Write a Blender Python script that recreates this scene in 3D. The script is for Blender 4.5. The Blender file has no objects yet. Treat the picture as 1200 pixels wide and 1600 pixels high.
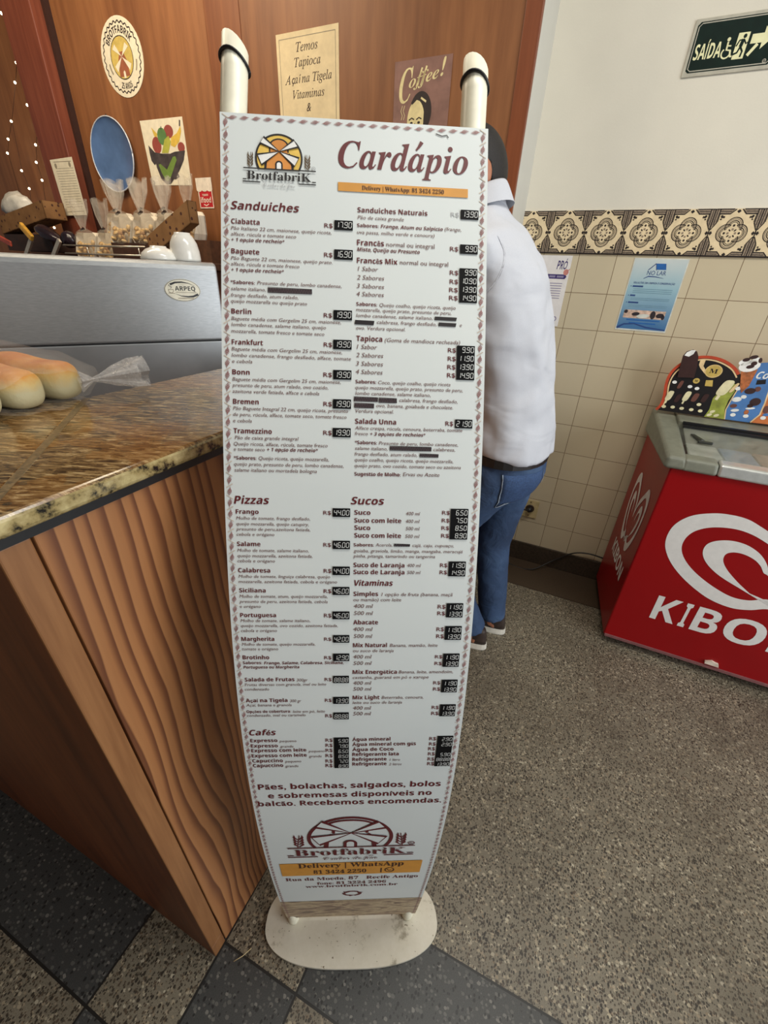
import bpy, bmesh, math, random, unicodedata
import numpy as np
from mathutils import Vector, Matrix, noise

random.seed(7)
C = bpy.context.scene.collection
sc = bpy.context.scene

# ------------------------------------------------------------------ camera, world, lights, exposure
EYE = 1.5075                                    # camera height above the floor
cam_d = bpy.data.cameras.new('camera')
cam = bpy.data.objects.new('camera', cam_d)
C.objects.link(cam)
cam_d.sensor_fit = 'HORIZONTAL'
cam_d.sensor_width = 36.0
cam_d.lens = 19.669
cam_d.clip_start = 0.02
R_ = Vector((0.99901375, 0.02184231, 0.03865801))
U_ = Vector((-0.0444019, 0.49143775, 0.86978009))
W_ = Vector((0.0, 0.87063876, -0.49192291))
cam.matrix_world = Matrix(((R_.x, U_.x, -W_.x, 0), (R_.y, U_.y, -W_.y, 0), (R_.z, U_.z, -W_.z, EYE), (0, 0, 0, 1)))
sc.camera = cam

world = bpy.data.worlds.new('world')
sc.world = world
world.use_nodes = True
world.node_tree.nodes['Background'].inputs[0].default_value = (0.95, 0.97, 1.0, 1)
world.node_tree.nodes['Background'].inputs[1].default_value = 0.14

def area(name, loc, target, sx, sy, power, col):
    d = bpy.data.lights.new(name, 'AREA')
    d.shape = 'RECTANGLE'; d.size = sx; d.size_y = sy; d.energy = power; d.color = col
    o = bpy.data.objects.new(name, d); C.objects.link(o)
    o.location = loc
    o.rotation_euler = (Vector(target) - Vector(loc)).to_track_quat('-Z', 'Y').to_euler()
    return o
area('doorway_daylight', (3.0, -1.15, 1.55), (-0.1, 0.8, 1.0), 2.2, 2.4, 84, (0.93, 0.97, 1.0))
area('ceiling_lamp', (0.7, 0.5, 3.12), (0.75, 0.95, 0.5), 1.6, 0.5, 27, (1.0, 0.96, 0.88))
area('service_lamp', (-1.5, 1.75, 3.1), (-1.7, 2.4, 1.6), 1.4, 0.4, 30, (1.0, 0.84, 0.62))

sc.view_settings.view_transform = 'Standard'
sc.view_settings.look = 'None'
sc.view_settings.exposure = 0.12
sc.view_settings.gamma = 1.0
sc.view_settings.use_curve_mapping = False

# ------------------------------------------------------------------ materials
def lin(c):
    r = []
    for v in c[:3]:
        v /= 255.0
        r.append(v / 12.92 if v <= 0.04045 else ((v + 0.055) / 1.055) ** 2.4)
    return (r[0], r[1], r[2], 1.0)

class NT:
    def __init__(s, name):
        s.m = bpy.data.materials.new(name); s.m.use_nodes = True
        s.t = s.m.node_tree; s.p = s.t.nodes['Principled BSDF']
    def n(s, kind, **kw):
        nd = s.t.nodes.new('ShaderNode' + kind)
        for k, v in kw.items():
            if k.startswith('i_'):
                key = k[2:]
                key = int(key) if key.isdigit() else key.replace('_', ' ')
                nd.inputs[key].default_value = v
            else: setattr(nd, k, v)
        return nd
    def l(s, a, b): s.t.links.new(a, b)
    def out(s, nd, k=0): return nd.outputs[k]
    def coord(s, kind='Object', scale=(1, 1, 1), rot=(0, 0, 0)):
        tc = s.n('TexCoord'); mp = s.n('Mapping')
        mp.inputs['Scale'].default_value = scale; mp.inputs['Rotation'].default_value = rot
        s.l(tc.outputs[kind], mp.inputs[0]); return mp.outputs[0]
    def ramp(s, fac, stops, interp='LINEAR'):
        r = s.n('ValToRGB'); cr = r.color_ramp; cr.interpolation = interp
        while len(cr.elements) < len(stops): cr.elements.new(0.5)
        for e, (p, c) in zip(cr.elements, stops):
            e.position = p; e.color = lin(c) if len(c) == 3 else c
        s.l(fac, r.inputs[0]); return r.outputs[0]
    def noise(s, vec, scale, detail=3, rough=0.55, dist=0.0):
        nd = s.n('TexNoise'); nd.inputs['Scale'].default_value = scale
        nd.inputs['Detail'].default_value = detail; nd.inputs['Roughness'].default_value = rough
        nd.inputs['Distortion'].default_value = dist
        s.l(vec, nd.inputs['Vector']); return nd.outputs['Fac']
    def mix(s, fac, a, b, blend='MIX'):
        nd = s.n('Mix', data_type='RGBA', blend_type=blend)
        for v, k in ((fac, 0), (a, 6), (b, 7)):
            if isinstance(v, (int, float)): nd.inputs[k].default_value = v
            elif isinstance(v, tuple): nd.inputs[k].default_value = lin(v)
            else: s.l(v, nd.inputs[k])
        return nd.outputs[2]
    def math(s, op, a, b=0.0, c=0.0):
        nd = s.n('Math', operation=op)
        for v, k in ((a, 0), (b, 1), (c, 2)):
            if isinstance(v, (int, float)): nd.inputs[k].default_value = v
            else: s.l(v, nd.inputs[k])
        return nd.outputs[0]
    def col(s, c): s.l(c, s.p.inputs['Base Color'])
    def rough(s, v): s.p.inputs['Roughness'].default_value = v
    def bump(s, h, strength=0.2, dist=0.01):
        b = s.n('Bump'); b.inputs['Strength'].default_value = strength; b.inputs['Distance'].default_value = dist
        s.l(h, b.inputs['Height']); s.l(b.outputs[0], s.p.inputs['Normal'])

_mc = {}
def mat(name, c, rough=0.5, metal=0.0, var=0.06, scale=40.0, bump=0.0, bscale=200.0, spec=0.5):
    if name in _mc: return _mc[name]
    t = NT(name); v = t.coord()
    f = t.noise(v, scale)
    lo = tuple(max(0, x * (1 - var)) for x in c); hi = tuple(min(255, x * (1 + var)) for x in c)
    t.col(t.ramp(f, [(0.3, lo), (0.7, hi)]))
    t.rough(rough); t.p.inputs['Metallic'].default_value = metal
    t.p.inputs['Specular IOR Level'].default_value = spec
    if bump: t.bump(t.noise(v, bscale, 4), bump, 0.004)
    _mc[name] = t.m
    return t.m

def wood(name, dark, mid, light, along='z', gscale=14.0, stretch=0.05, rough=0.45, rings=0.0):
    t = NT(name)
    sc_ = {'z': (1, 1, stretch), 'x': (stretch, 1, 1)}[along]
    v = t.coord('Object', sc_)
    a = t.noise(v, gscale, 5, 0.6, 0.4)
    b = t.noise(v, gscale * 9, 3, 0.6)
    c1 = t.ramp(a, [(0.28, dark), (0.5, mid), (0.72, light)])
    c2 = t.mix(0.35, c1, t.ramp(b, [(0.35, dark), (0.65, light)]))
    if rings:
        w = t.n('TexWave', wave_type='BANDS', bands_direction='X', wave_profile='SAW')
        w.inputs['Scale'].default_value = rings; w.inputs['Distortion'].default_value = 5.5
        w.inputs['Detail'].default_value = 2.0; w.inputs['Detail Scale'].default_value = 0.7
        t.l(v, w.inputs[0])
        c2 = t.mix(t.math('MULTIPLY', w.outputs['Fac'], 0.62), c2, dark)
    t.col(c2); t.rough(rough); t.bump(a, 0.08, 0.004)
    return t.m

def glass(name, c, alpha, rough=0.12):
    t = NT(name); v = t.coord()
    f = t.noise(v, 60, 4, 0.6, 0.6)
    t.col(t.ramp(f, [(0.3, tuple(x * 0.9 for x in c)), (0.7, c)]))
    t.rough(rough)
    t.l(t.math('MULTIPLY_ADD', f, alpha * 0.9, alpha * 0.55), t.p.inputs['Alpha'])
    t.bump(t.noise(v, 90, 3, 0.6, 1.0), 0.5, 0.01)
    return t.m

# ------------------------------------------------------------------ mesh helpers
def V(x, y, z): return Vector((x, y, z))

class MB:
    """collects shapes with a material index; build() links them as ONE mesh object"""
    def __init__(s): s.v = []; s.f = []; s.m = []; s.sm = []
    def add(s, vs, fs, mi=0, smooth=False):
        o = len(s.v); s.v += [tuple(p) for p in vs]
        for f in fs: s.f.append([i + o for i in f]); s.m.append(mi); s.sm.append(smooth)
        return s
    def box(s, c, size, mi=0, M=None):
        x, y, z = (d / 2 for d in size); c = Vector(c)
        vs = [Vector((a * x, b * y, d * z)) for a in (-1, 1) for b in (-1, 1) for d in (-1, 1)]
        vs = [(M @ p if M else p) + c for p in vs]
        return s.add(vs, [(0, 1, 3, 2), (4, 6, 7, 5), (0, 4, 5, 1), (2, 3, 7, 6), (0, 2, 6, 4), (1, 5, 7, 3)], mi)
    def loft(s, rings, mi=0, caps=True, smooth=True, closed=True):
        n = len(rings[0]); vs = [p for r in rings for p in r]; fs = []
        for i in range(len(rings) - 1):
            for j in range(n if closed else n - 1):
                k = (j + 1) % n
                fs.append((i * n + j, i * n + k, (i + 1) * n + k, (i + 1) * n + j))
        if caps and closed:
            fs.append(tuple(range(n))[::-1]); fs.append(tuple((len(rings) - 1) * n + j for j in range(n)))
        return s.add(vs, fs, mi, smooth)
    def tube(s, pts, rad, n=12, mi=0, caps=True, smooth=True):
        pts = [Vector(p) for p in pts]; rings = []
        ref = None
        for i, p in enumerate(pts):
            t = (pts[min(i + 1, len(pts) - 1)] - pts[max(i - 1, 0)]).normalized()
            if ref is None:
                ref = t.orthogonal().normalized()
            a = (ref - t * ref.dot(t)).normalized(); ref = a; b = t.cross(a)
            r = rad[i] if isinstance(rad, (list, tuple)) else rad
            rx, ry = r if isinstance(r, (list, tuple)) else (r, r)
            rings.append([p + a * (rx * math.cos(2 * math.pi * j / n)) + b * (ry * math.sin(2 * math.pi * j / n)) for j in range(n)])
        return s.loft(rings, mi, caps, smooth)
    def lathe(s, prof, c, n=24, mi=0, M=None, smooth=True):
        c = Vector(c); rings = []
        for r, z in prof:
            ring = [Vector((r * math.cos(2 * math.pi * j / n), r * math.sin(2 * math.pi * j / n), z)) for j in range(n)]
            rings.append([(M @ p if M else p) + c for p in ring])
        return s.loft(rings, mi, True, smooth)
    def prism(s, outline, fn, d0, d1, mi=0, mside=None):
        """outline (u,v) list counter-clockwise, mapped by fn(u,v,d)"""
        n = len(outline)
        vs = [fn(u, v, d1) for u, v in outline] + [fn(u, v, d0) for u, v in outline]
        s.add(vs, [tuple(range(n))], mi)
        s.add(vs, [tuple(range(n, 2 * n))[::-1]] + [(i, i + n, (i + 1) % n + n, (i + 1) % n) for i in range(n)], mi if mside is None else mside)
        return s
    def poly(s, outline, fn, d=0.0, mi=0):
        return s.add([fn(u, v, d) for u, v in outline], [tuple(range(len(outline)))], mi)
    def stroke(s, pts, w, fn, d=0.0, mi=0, closed=False):
        """a flat line of width w (number or list) along 2D pts"""
        P = [Vector(p) for p in pts]; n = len(P); L = []; Rr = []
        for i, p in enumerate(P):
            a = P[(i - 1) % n] if closed or i else P[i]
            b = P[(i + 1) % n] if closed or i < n - 1 else P[i]
            t = (b - a); t = t.normalized() if t.length > 1e-12 else Vector((1, 0)); q = Vector((-t.y, t.x))
            ww = w[i] if isinstance(w, (list, tuple)) else w
            L.append(p + q * ww / 2); Rr.append(p - q * ww / 2)
        vs = [fn(p.x, p.y, d) for p in L + Rr]
        fs = [(i, i + n, (i + 1) % n + n, (i + 1) % n) for i in range(n if closed else n - 1)]
        return s.add(vs, fs, mi)
    def ellipse(s, cx, cy, rx, ry, fn, d=0.0, mi=0, n=32, a0=0.0, rot=0.0):
        pts = []
        for i in range(n):
            a = 2 * math.pi * i / n; x, y = rx * math.cos(a), ry * math.sin(a)
            pts.append((cx + x * math.cos(rot) - y * math.sin(rot), cy + x * math.sin(rot) + y * math.cos(rot)))
        return s.poly(pts, fn, d, mi)
    def ring(s, cx, cy, r, w, fn, d=0.0, mi=0, a0=0.0, a1=360.0, n=32, ry=None):
        ry = r if ry is None else ry; full = abs(a1 - a0) >= 359.9
        m = n if full else n + 1
        pts = [(cx + r * math.cos(math.radians(a0 + (a1 - a0) * i / n)), cy + ry * math.sin(math.radians(a0 + (a1 - a0) * i / n))) for i in range(m)]
        return s.stroke(pts, w, fn, d, mi, full)
    def text(s, txt, st, fn, u0, u1, v0, cap, d=0.0, mi=0, align='l'):
        vs, fs, w = layout(txt, st)
        if not vs: return s
        k = cap / CAPH
        if u1 is None:
            kx = k
            if align == 'c': u0 = u0 - w * kx / 2
            if align == 'r': u0 = u0 - w * kx
        else: kx = (u1 - u0) / w
        return s.add([fn(u0 + x * kx, v0 + y * k, d) for x, y in vs], fs, mi)
    def build(s, name, mats, parent=None, bevel=0.0, segs=2, remesh=0.0, smoothit=0, subsurf=0, weld=False, shade=False):
        me = bpy.data.meshes.new(name)
        me.from_pydata(s.v, [], s.f)
        if not isinstance(mats, (list, tuple)): mats = [mats]
        for m in mats: me.materials.append(m)
        me.polygons.foreach_set('material_index', s.m)
        me.polygons.foreach_set('use_smooth', s.sm if not shade else [True] * len(s.f))
        me.update()
        if weld:
            bm = bmesh.new(); bm.from_mesh(me)
            bmesh.ops.remove_doubles(bm, verts=bm.verts, dist=1e-5)
            bmesh.ops.recalc_face_normals(bm, faces=bm.faces); bm.to_mesh(me); bm.free()
        o = bpy.data.objects.new(name, me); C.objects.link(o)
        if parent is not None: o.parent = parent
        if bevel:
            b = o.modifiers.new('bevel', 'BEVEL'); b.width = bevel; b.segments = segs; b.limit_method = 'ANGLE'; b.angle_limit = math.radians(40)
            b.harden_normals = False
        if remesh:
            r = o.modifiers.new('remesh', 'REMESH'); r.mode = 'VOXEL'; r.voxel_size = remesh; r.use_smooth_shade = True
        if smoothit:
            q = o.modifiers.new('smooth', 'SMOOTH'); q.iterations = smoothit; q.factor = 0.5
        if subsurf:
            q = o.modifiers.new('sub', 'SUBSURF'); q.levels = subsurf; q.render_levels = subsurf
        return o

def thing(name, label, cat, loc=(0, 0, 0), group=None):
    """an Empty at the thing's base; children are built in world coordinates and keep them"""
    o = bpy.data.objects.new(name, None); C.objects.link(o); o.location = loc; o.empty_display_size = 0.05
    tag(o, label, cat, group); return o
def tag(o, label, cat, group=None):
    o['label'] = label; o['category'] = cat
    if group: o['group'] = group
    return o
def struct(o): o['kind'] = 'structure'; return o
def rehang(root):
    """re-bases the parts built in world coordinates onto their thing"""
    off = Vector(root.location)
    for ch in root.children:
        ch.location = Vector(ch.location) - off

# ------------------------------------------------------------------ lettering
CAPH = 1.0
_gc = {}
_fo = bpy.data.curves.new('glyph', 'FONT'); _fo.resolution_u = 2
_fobj = bpy.data.objects.new('glyph', _fo); _gs = bpy.data.scenes.new('lettering'); _gs.collection.objects.link(_fobj)
def _mesh(body, offset=0.0, shear=0.0):
    _fo.body = body; _fo.offset = offset; _fo.shear = shear
    _gs.view_layers[0].update(); dg = _gs.view_layers[0].depsgraph
    me = bpy.data.meshes.new_from_object(_fobj.evaluated_get(dg))
    vs = [(v.co.x, v.co.y) for v in me.vertices]; fs = [tuple(p.vertices) for p in me.polygons]
    bpy.data.meshes.remove(me)
    return vs, fs
MATHS = {'B': (0x1D5D4, 0x1D7EC), 'SS': (0x1D400, 0x1D7CE), 'SR': (0x1D400, 0x1D7CE), 'SI': (0x1D468, None), 'SC': (0x1D4D0, None), 'SL': (0x1D434, None)}
OFFS = {'B': 0.012, 'BI': 0.012, 'R2': 0.006}
SHEAR = {'I': 0.22, 'BI': 0.22, 'SI': 0.22, 'SC': 0.3, 'SL': 0.22}
_hh = []
def glyph(ch, st):
    k = (ch, st)
    if k in _gc: return _gc[k]
    if st == 'BI':                                # slanted bold
        vs, fs, adv = glyph(ch, 'B'); r = ([(x + 0.21 * y, y) for x, y in vs], fs, adv)
    elif ch == ' ': r = ([], [], 0.27)
    else:
        c = ch; off = OFFS.get(st, 0.0); sh = SHEAR.get(st, 0.0)
        if st in MATHS:
            a, dgt = MATHS[st]
            if 'A' <= ch <= 'Z': c = chr(a + ord(ch) - 65); off = sh = 0.0
            elif 'a' <= ch <= 'z': c = chr(a + 26 + ord(ch) - 97); off = sh = 0.0
            elif ch.isdigit() and ch.isascii() and dgt: c = chr(dgt + int(ch)); off = sh = 0.0
            if st == 'SL' and ch == 'h': c = 'h'; sh = 0.22
        if not _hh: _hh.append(max(x for x, y in _mesh('HH')[0]))
        w3 = max(x for x, y in _mesh('H' + c + 'H')[0])
        vs, fs = _mesh(c, off, sh)
        r = (vs, fs, w3 - _hh[0])
    _gc[k] = r
    return r
CAPH = max(y for x, y in _mesh('H')[0])
def layout(txt, st):
    vs, fs, x = [], [], 0.0
    for ch in txt:
        gv, gf, adv = glyph(ch, st); o = len(vs)
        vs += [(x + a, b) for a, b in gv]; fs += [tuple(i + o for i in f) for f in gf]; x += adv
    if vs:
        x0 = min(v[0] for v in vs); vs = [(a - x0, b) for a, b in vs]; x = max(v[0] for v in vs)
    return vs, fs, x

# ------------------------------------------------------------------ places
YAW = -0.419793
TW = Vector((math.cos(YAW), math.sin(YAW), 0)); NW = Vector((-math.sin(YAW), math.cos(YAW), 0))
TILE = 0.15; D_WALL = 2.31754; D_WOOD = 2.05; V0 = 0.749627 * TILE
def wp(a, z, d):
    """a point of the back wall's frame: a along it, z relative to the eye, d away from the camera"""
    p = TW * a + NW * d; return Vector((p.x, p.y, z + EYE))
def on(dist): return lambda u, v, d=0.0: wp(u, v, dist - d)
ROTW = Matrix.Rotation(YAW, 3, 'Z')

white = mat('white_print', (238, 240, 236), 0.5, var=0.015)
black = mat('black_plastic', (22, 22, 24), 0.4, var=0.1)
maroon = mat('maroon_ink', (98, 26, 32), 0.55, var=0.03)
orange = mat('orange_ink', (216, 152, 62), 0.55, var=0.03)

def _ray(x, y):
    """sight line of a survey point read off the photograph, used to measure where things sit on known planes"""
    return W_ + R_ * ((x - 600) / 655.634) - U_ * ((y - 800) / 655.634)
def PW1(dist, x, y):
    d = _ray(x, y); p = d * (dist / d.dot(NW)); return (p.dot(TW), p.z)
def PW(dist, pts): return [PW1(dist, x, y) for x, y in pts]

# ------------------------------------------------------------------ the room
def floor_material():
    t = NT('checkered_terrazzo')
    tc = t.n('TexCoord'); sep = t.n('SeparateXYZ'); t.l(tc.outputs['Object'], sep.inputs[0])
    X, Y = sep.outputs[0], sep.outputs[1]
    # object axes: X along the tile lines' normal p, Y along q  (the floor object is turned to match)
    p = t.math('DIVIDE', X, FT); q = t.math('DIVIDE', Y, FT)
    fp = t.math('FLOOR', p); fq = t.math('FLOOR', q)
    par = t.math('MODULO', t.math('ADD', t.math('ADD', fp, fq), 100.0), 2.0)
    leftside = t.math('GREATER_THAN', q, 2.0)
    beyond = t.math('GREATER_THAN', p, 1.0)
    row = t.math('MULTIPLY', t.math('GREATER_THAN', p, -1.0), t.math('LESS_THAN', p, 0.0))
    chk = t.math('GREATER_THAN', par, 0.5)
    dark = t.math('ADD', t.math('MULTIPLY', chk, t.math('SUBTRACT', 1.0, leftside)), t.math('MULTIPLY', row, leftside))
    right = t.math('LESS_THAN', q, 0.0); row2 = t.math('MULTIPLY', t.math('GREATER_THAN', p, 0.0), t.math('LESS_THAN', p, 1.0))
    dark = t.math('ADD', t.math('MULTIPLY', dark, t.math('SUBTRACT', 1.0, right)), t.math('MULTIPLY', right, row2))
    dark = t.math('MULTIPLY', dark, t.math('SUBTRACT', 1.0, beyond))
    # joints
    def joint(c):
        fr = t.math('FRACT', c); d = t.math('MINIMUM', fr, t.math('SUBTRACT', 1.0, fr))
        return t.math('LESS_THAN', d, 0.013)
    j = t.math('MAXIMUM', joint(p), joint(q))
    j = t.math('MULTIPLY', j, t.math('MULTIPLY', t.math('LESS_THAN', p, 1.011), t.math('LESS_THAN', q, 2.011)))
    j = t.math('MAXIMUM', j, t.math('MULTIPLY', joint(p), t.math('MULTIPLY', leftside, t.math('LESS_THAN', p, -0.5))))
    def chips(scale, radius, keep, squeeze):
        """rounded stone chips: distance inside a cell, only some of the cells carrying one"""
        mp = t.n('Mapping'); t.l(tc.outputs['Object'], mp.inputs[0]); mp.inputs['Scale'].default_value = (1.0, squeeze, 1.0); mp.inputs['Rotation'].default_value = (0, 0, scale)
        vo = t.n('TexVoronoi'); vo.inputs['Scale'].default_value = scale; t.l(mp.outputs[0], vo.inputs['Vector'])
        sv = t.n('SeparateColor'); t.l(vo.outputs['Color'], sv.inputs[0])
        rad = t.math('MULTIPLY_ADD', sv.outputs[1], radius * 0.6, radius * 0.55)
        return t.math('MULTIPLY', t.math('LESS_THAN', vo.outputs['Distance'], rad), t.math('GREATER_THAN', sv.outputs[0], keep)), sv.outputs[2]
    st = t.noise(tc.outputs['Object'], 2.6, 5, 0.65)
    fine = t.noise(tc.outputs['Object'], 420, 3)
    base = t.ramp(fine, [(0.3, (106, 99, 84)), (0.7, (144, 136, 118))])
    k1, r1 = chips(165.0, 0.54, 0.36, 1.3); k2, r2 = chips(130.0, 0.50, 0.50, 0.8); k3, r3 = chips(110.0, 0.46, 0.74, 1.4); k4, r4 = chips(230.0, 0.42, 0.6, 1.0)
    lightc = t.mix(k2, base, t.ramp(r2, [(0.0, (176, 166, 142)), (0.6, (128, 108, 84)), (1.0, (190, 182, 160))]))
    lightc = t.mix(t.math('MULTIPLY', k1, 0.92), lightc, t.ramp(r1, [(0.0, (30, 26, 22)), (0.7, (58, 48, 38)), (1.0, (82, 66, 50))]))
    lightc = t.mix(k3, lightc, (40, 34, 28))
    lightc = t.mix(t.ramp(st, [(0.38, (0, 0, 0)), (0.66, (188, 188, 188))]), lightc, (74, 66, 54))
    dbase = t.ramp(fine, [(0.3, (50, 51, 51)), (0.7, (68, 69, 68))])
    darkc = t.mix(k2, dbase, t.ramp(r2, [(0.0, (92, 92, 88)), (0.8, (74, 74, 72)), (1.0, (120, 118, 112))]))
    darkc = t.mix(k3, darkc, (26, 26, 27))
    c = t.mix(dark, lightc, darkc)
    far = t.math('MULTIPLY', t.math('LESS_THAN', q, -0.012), t.math('GREATER_THAN', q, -6.0))
    j = t.math('MAXIMUM', t.math('MULTIPLY', j, t.math('SUBTRACT', 1.0, far)), t.math('MULTIPLY', t.math('MULTIPLY', joint(p), t.math('LESS_THAN', p, 1.011)), far))
    c = t.mix(j, c, (20, 19, 18))
    t.col(c); t.rough(0.42)
    return t.m
FT = 0.2165
FQ = math.radians(67.3)                        # direction of the "q" joints on the floor
# p axis: normal of the lines running at 157 degrees; origin at the joint crossing (L1, M3)
PX = Vector((math.cos(FQ), math.sin(FQ), 0))
fl = MB()
fl.add([(-6, -6, 0), (6, -6, 0), (6, 6, 0), (-6, 6, 0)], [(0, 1, 2, 3)])
floor = struct(fl.build('floor', floor_material()))
floor.location = (-0.1598, 0.3028, 0); floor.rotation_euler = (0, 0, FQ)

dk = mat('dark_granite_strip', (66, 54, 42), 0.35, var=0.35, scale=260)
b = MB(); b.box(wp(1.0, -EYE + 0.002, (2.045 + D_WALL) / 2), (8.0, D_WALL - 2.045, 0.004), M=ROTW)
struct(b.build('trim_1', dk))
bb = mat('brown_baseboard', (60, 50, 40), 0.4, var=0.2, scale=90)
b = MB(); b.box(wp(2.0, -EYE + 0.0625, D_WALL - 0.006), (4.9, 0.012, 0.125), M=ROTW)
struct(b.build('baseboard_back', bb, bevel=0.003))

def tile_material():
    t = NT('cream_wall_tiles')
    tc = t.n('TexCoord'); br = t.n('TexBrick')
    br.offset = 0.0; br.squash = 1.0
    for k, v in (('Scale', 1.0), ('Mortar Size', 0.0013), ('Mortar Smooth', 0.2), ('Bias', 0.0), ('Brick Width', TILE), ('Row Height', TILE)): br.inputs[k].default_value = v
    br.inputs['Color1'].default_value = lin((206, 194, 166)); br.inputs['Color2'].default_value = lin((199, 186, 158)); br.inputs['Mortar'].default_value = lin((104, 78, 52))
    t.l(tc.outputs['Object'], br.inputs['Vector'])
    n = t.noise(tc.outputs['Object'], 9, 4)
    t.col(t.mix(t.math('MULTIPLY', n, 0.25), br.outputs['Color'], (184, 168, 138)))
    t.rough(0.28)
    t.bump(t.math('SUBTRACT', 1.0, br.outputs['Fac']), 0.5, 0.003)
    return t.m
def plaster(name, c):
    t = NT(name); v = t.coord()
    t.col(t.ramp(t.noise(v, 2.5, 4), [(0.3, tuple(x * 0.96 for x in c)), (0.7, c)])); t.rough(0.75)
    t.bump(t.noise(v, 160, 4), 0.12, 0.003); return t.m
# wall: tiles below, plaster above, both one solid slab each; local x along the wall, y up
def wall_slab(name, a0, a1, z0, z1, d0, d1, m):
    b = MB(); b.box(((a0 + a1) / 2, (z0 + z1) / 2, 0), (a1 - a0, z1 - z0, d1 - d0))
    o = struct(b.build(name, m))
    o.matrix_world = Matrix(((TW.x, 0, NW.x, NW.x * (d0 + d1) / 2), (TW.y, 0, NW.y, NW.y * (d0 + d1) / 2), (0, 1, 0, EYE + V0), (0, 0, 0, 1)))
    return o
BAND = 0.155
wall_slab('wall_back', -0.9, 4.4, -EYE - V0, 0.0, D_WALL, D_WALL + 0.2, tile_material())
wall_slab('wall_back_upper', -0.9, 4.4, 0.0, 1.75, D_WALL - 0.001, D_WALL + 0.2, plaster('cream_white_paint', (224, 219, 204)))
b = MB(); b.box((0, 1.5, 3.27), (12, 12, 0.1)); struct(b.build('ceiling', plaster('white_ceiling_paint', (226, 224, 216))))
# patterned border tiles
cream = mat('border_tile_cream', (226, 206, 168), 0.35, var=0.04); ink = mat('border_tile_ink', (34, 28, 26), 0.4, var=0.1); gray = mat('border_tile_gray', (138, 122, 104), 0.4, var=0.25, scale=400)
b = MB(); F = on(D_WALL)
b.prism([(-0.9, V0), (4.4, V0), (4.4, V0 + BAND), (-0.9, V0 + BAND)], F, -0.001, 0.006, 0)
for k in range(-4, 16):
    x0 = k * TILE - 0.00003; cx, cy, h = x0 + TILE / 2, V0 + BAND / 2, TILE / 2
    G = lambda u, v, d=0.0, cx=cx, cy=cy: F(cx + u * h, cy + v * BAND / 2, d)
    for sx in (-1, 1):
        b.poly([(sx * 1.0, -0.99), (sx * 0.80, -0.99), (sx * 0.80, -0.42), (sx * 1.0, -0.2)][::sx], G, 0.0064, 2)
        b.poly([(sx * 1.0, 0.2), (sx * 0.80, 0.42), (sx * 0.80, 0.99), (sx * 1.0, 0.99)][::sx], G, 0.0064, 2)
        for sy in (-1, 1):
            b.stroke([(sx * 0.80, sy * 0.98), (sx * 0.80, sy * 0.42), (sx * 0.97, sy * 0.14)], 0.045, G, 0.0068, 1)
            b.stroke([(sx * 0.91, sy * 0.98), (sx * 0.91, sy * 0.34)], 0.03, G, 0.0068, 1)
            b.stroke([(sx * 0.76, sy * 0.8), (sx * 0.76, sy * 0.46)], 0.02, G, 0.0068, 1)
            b.poly([(sx * 0.8, sy * 0.98), (sx * 0.2, sy * 0.98), (sx * 0.32, sy * 0.80), (sx * 0.8, sy * 0.80)][::sx * sy], G, 0.0064, 2)
            b.stroke([(sx * 0.8, sy * 0.79), (sx * 0.33, sy * 0.79), (sx * 0.13, sy * 0.98)], 0.045, G, 0.0068, 1)
            b.stroke([(sx * 0.98, sy * 0.985), (sx * 0.2, sy * 0.985)], 0.04, G, 0.0068, 1)
            b.stroke([(sx * 0.8, sy * 0.89), (sx * 0.3, sy * 0.89)], 0.025, G, 0.0068, 1)
            b.ellipse(sx * 0.64, sy * 0.68, 0.075, 0.055, G, 0.0068, 1, 8, rot=0.8 * sx * sy)
            b.ellipse(sx * 0.55, sy * 0.66, 0.035, 0.05, G, 0.0068, 1, 8); b.ellipse(sx * 0.66, sy * 0.57, 0.04, 0.035, G, 0.0068, 1, 8)
        b.poly([(sx * 0.99, 0), (sx * 0.91, 0.09), (sx * 0.84, 0), (sx * 0.91, -0.09)], G, 0.0068, 1)
        b.poly([(0, sx * 0.97), (0.09, sx * 0.9), (0, sx * 0.82), (-0.09, sx * 0.9)], G, 0.0068, 1)
    for r, w in ((0.36, 0.036), (0.30, 0.03), (0.23, 0.034), (0.17, 0.02)):
        for q in range(4):
            an = q * 90; ox, oy = 0.29 * math.cos(math.radians(an)), 0.29 * math.sin(math.radians(an))
            spread = 128 if r > 0.33 else (118 if r > 0.28 else 112)
            b.ring(ox, oy, r, w, G, 0.0068, 1 if w != 0.03 else 2, an - spread + 10, an + spread - 10, 18)
    for q in range(4):
        an = math.radians(q * 90)
        for t_ in (0.16, 0.32):
            b.ellipse(t_ * math.cos(an), t_ * math.sin(an), 0.05, 0.05, G, 0.0068, 1 if t_ > 0.2 else 2, 8)
        an += math.pi / 4
        b.ellipse(0.17 * math.cos(an), 0.17 * math.sin(an), 0.06, 0.03, G, 0.0068, 1, 8, rot=an)
    b.stroke([(-1, -1), (-1, 1)], 0.05, G, 0.0069, 1)
b.stroke([(-0.9, V0 + 0.002), (4.4, V0 + 0.002)], 0.005, F, 0.0069, 1)
struct(b.build('trim_2', [cream, ink, gray]))

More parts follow.
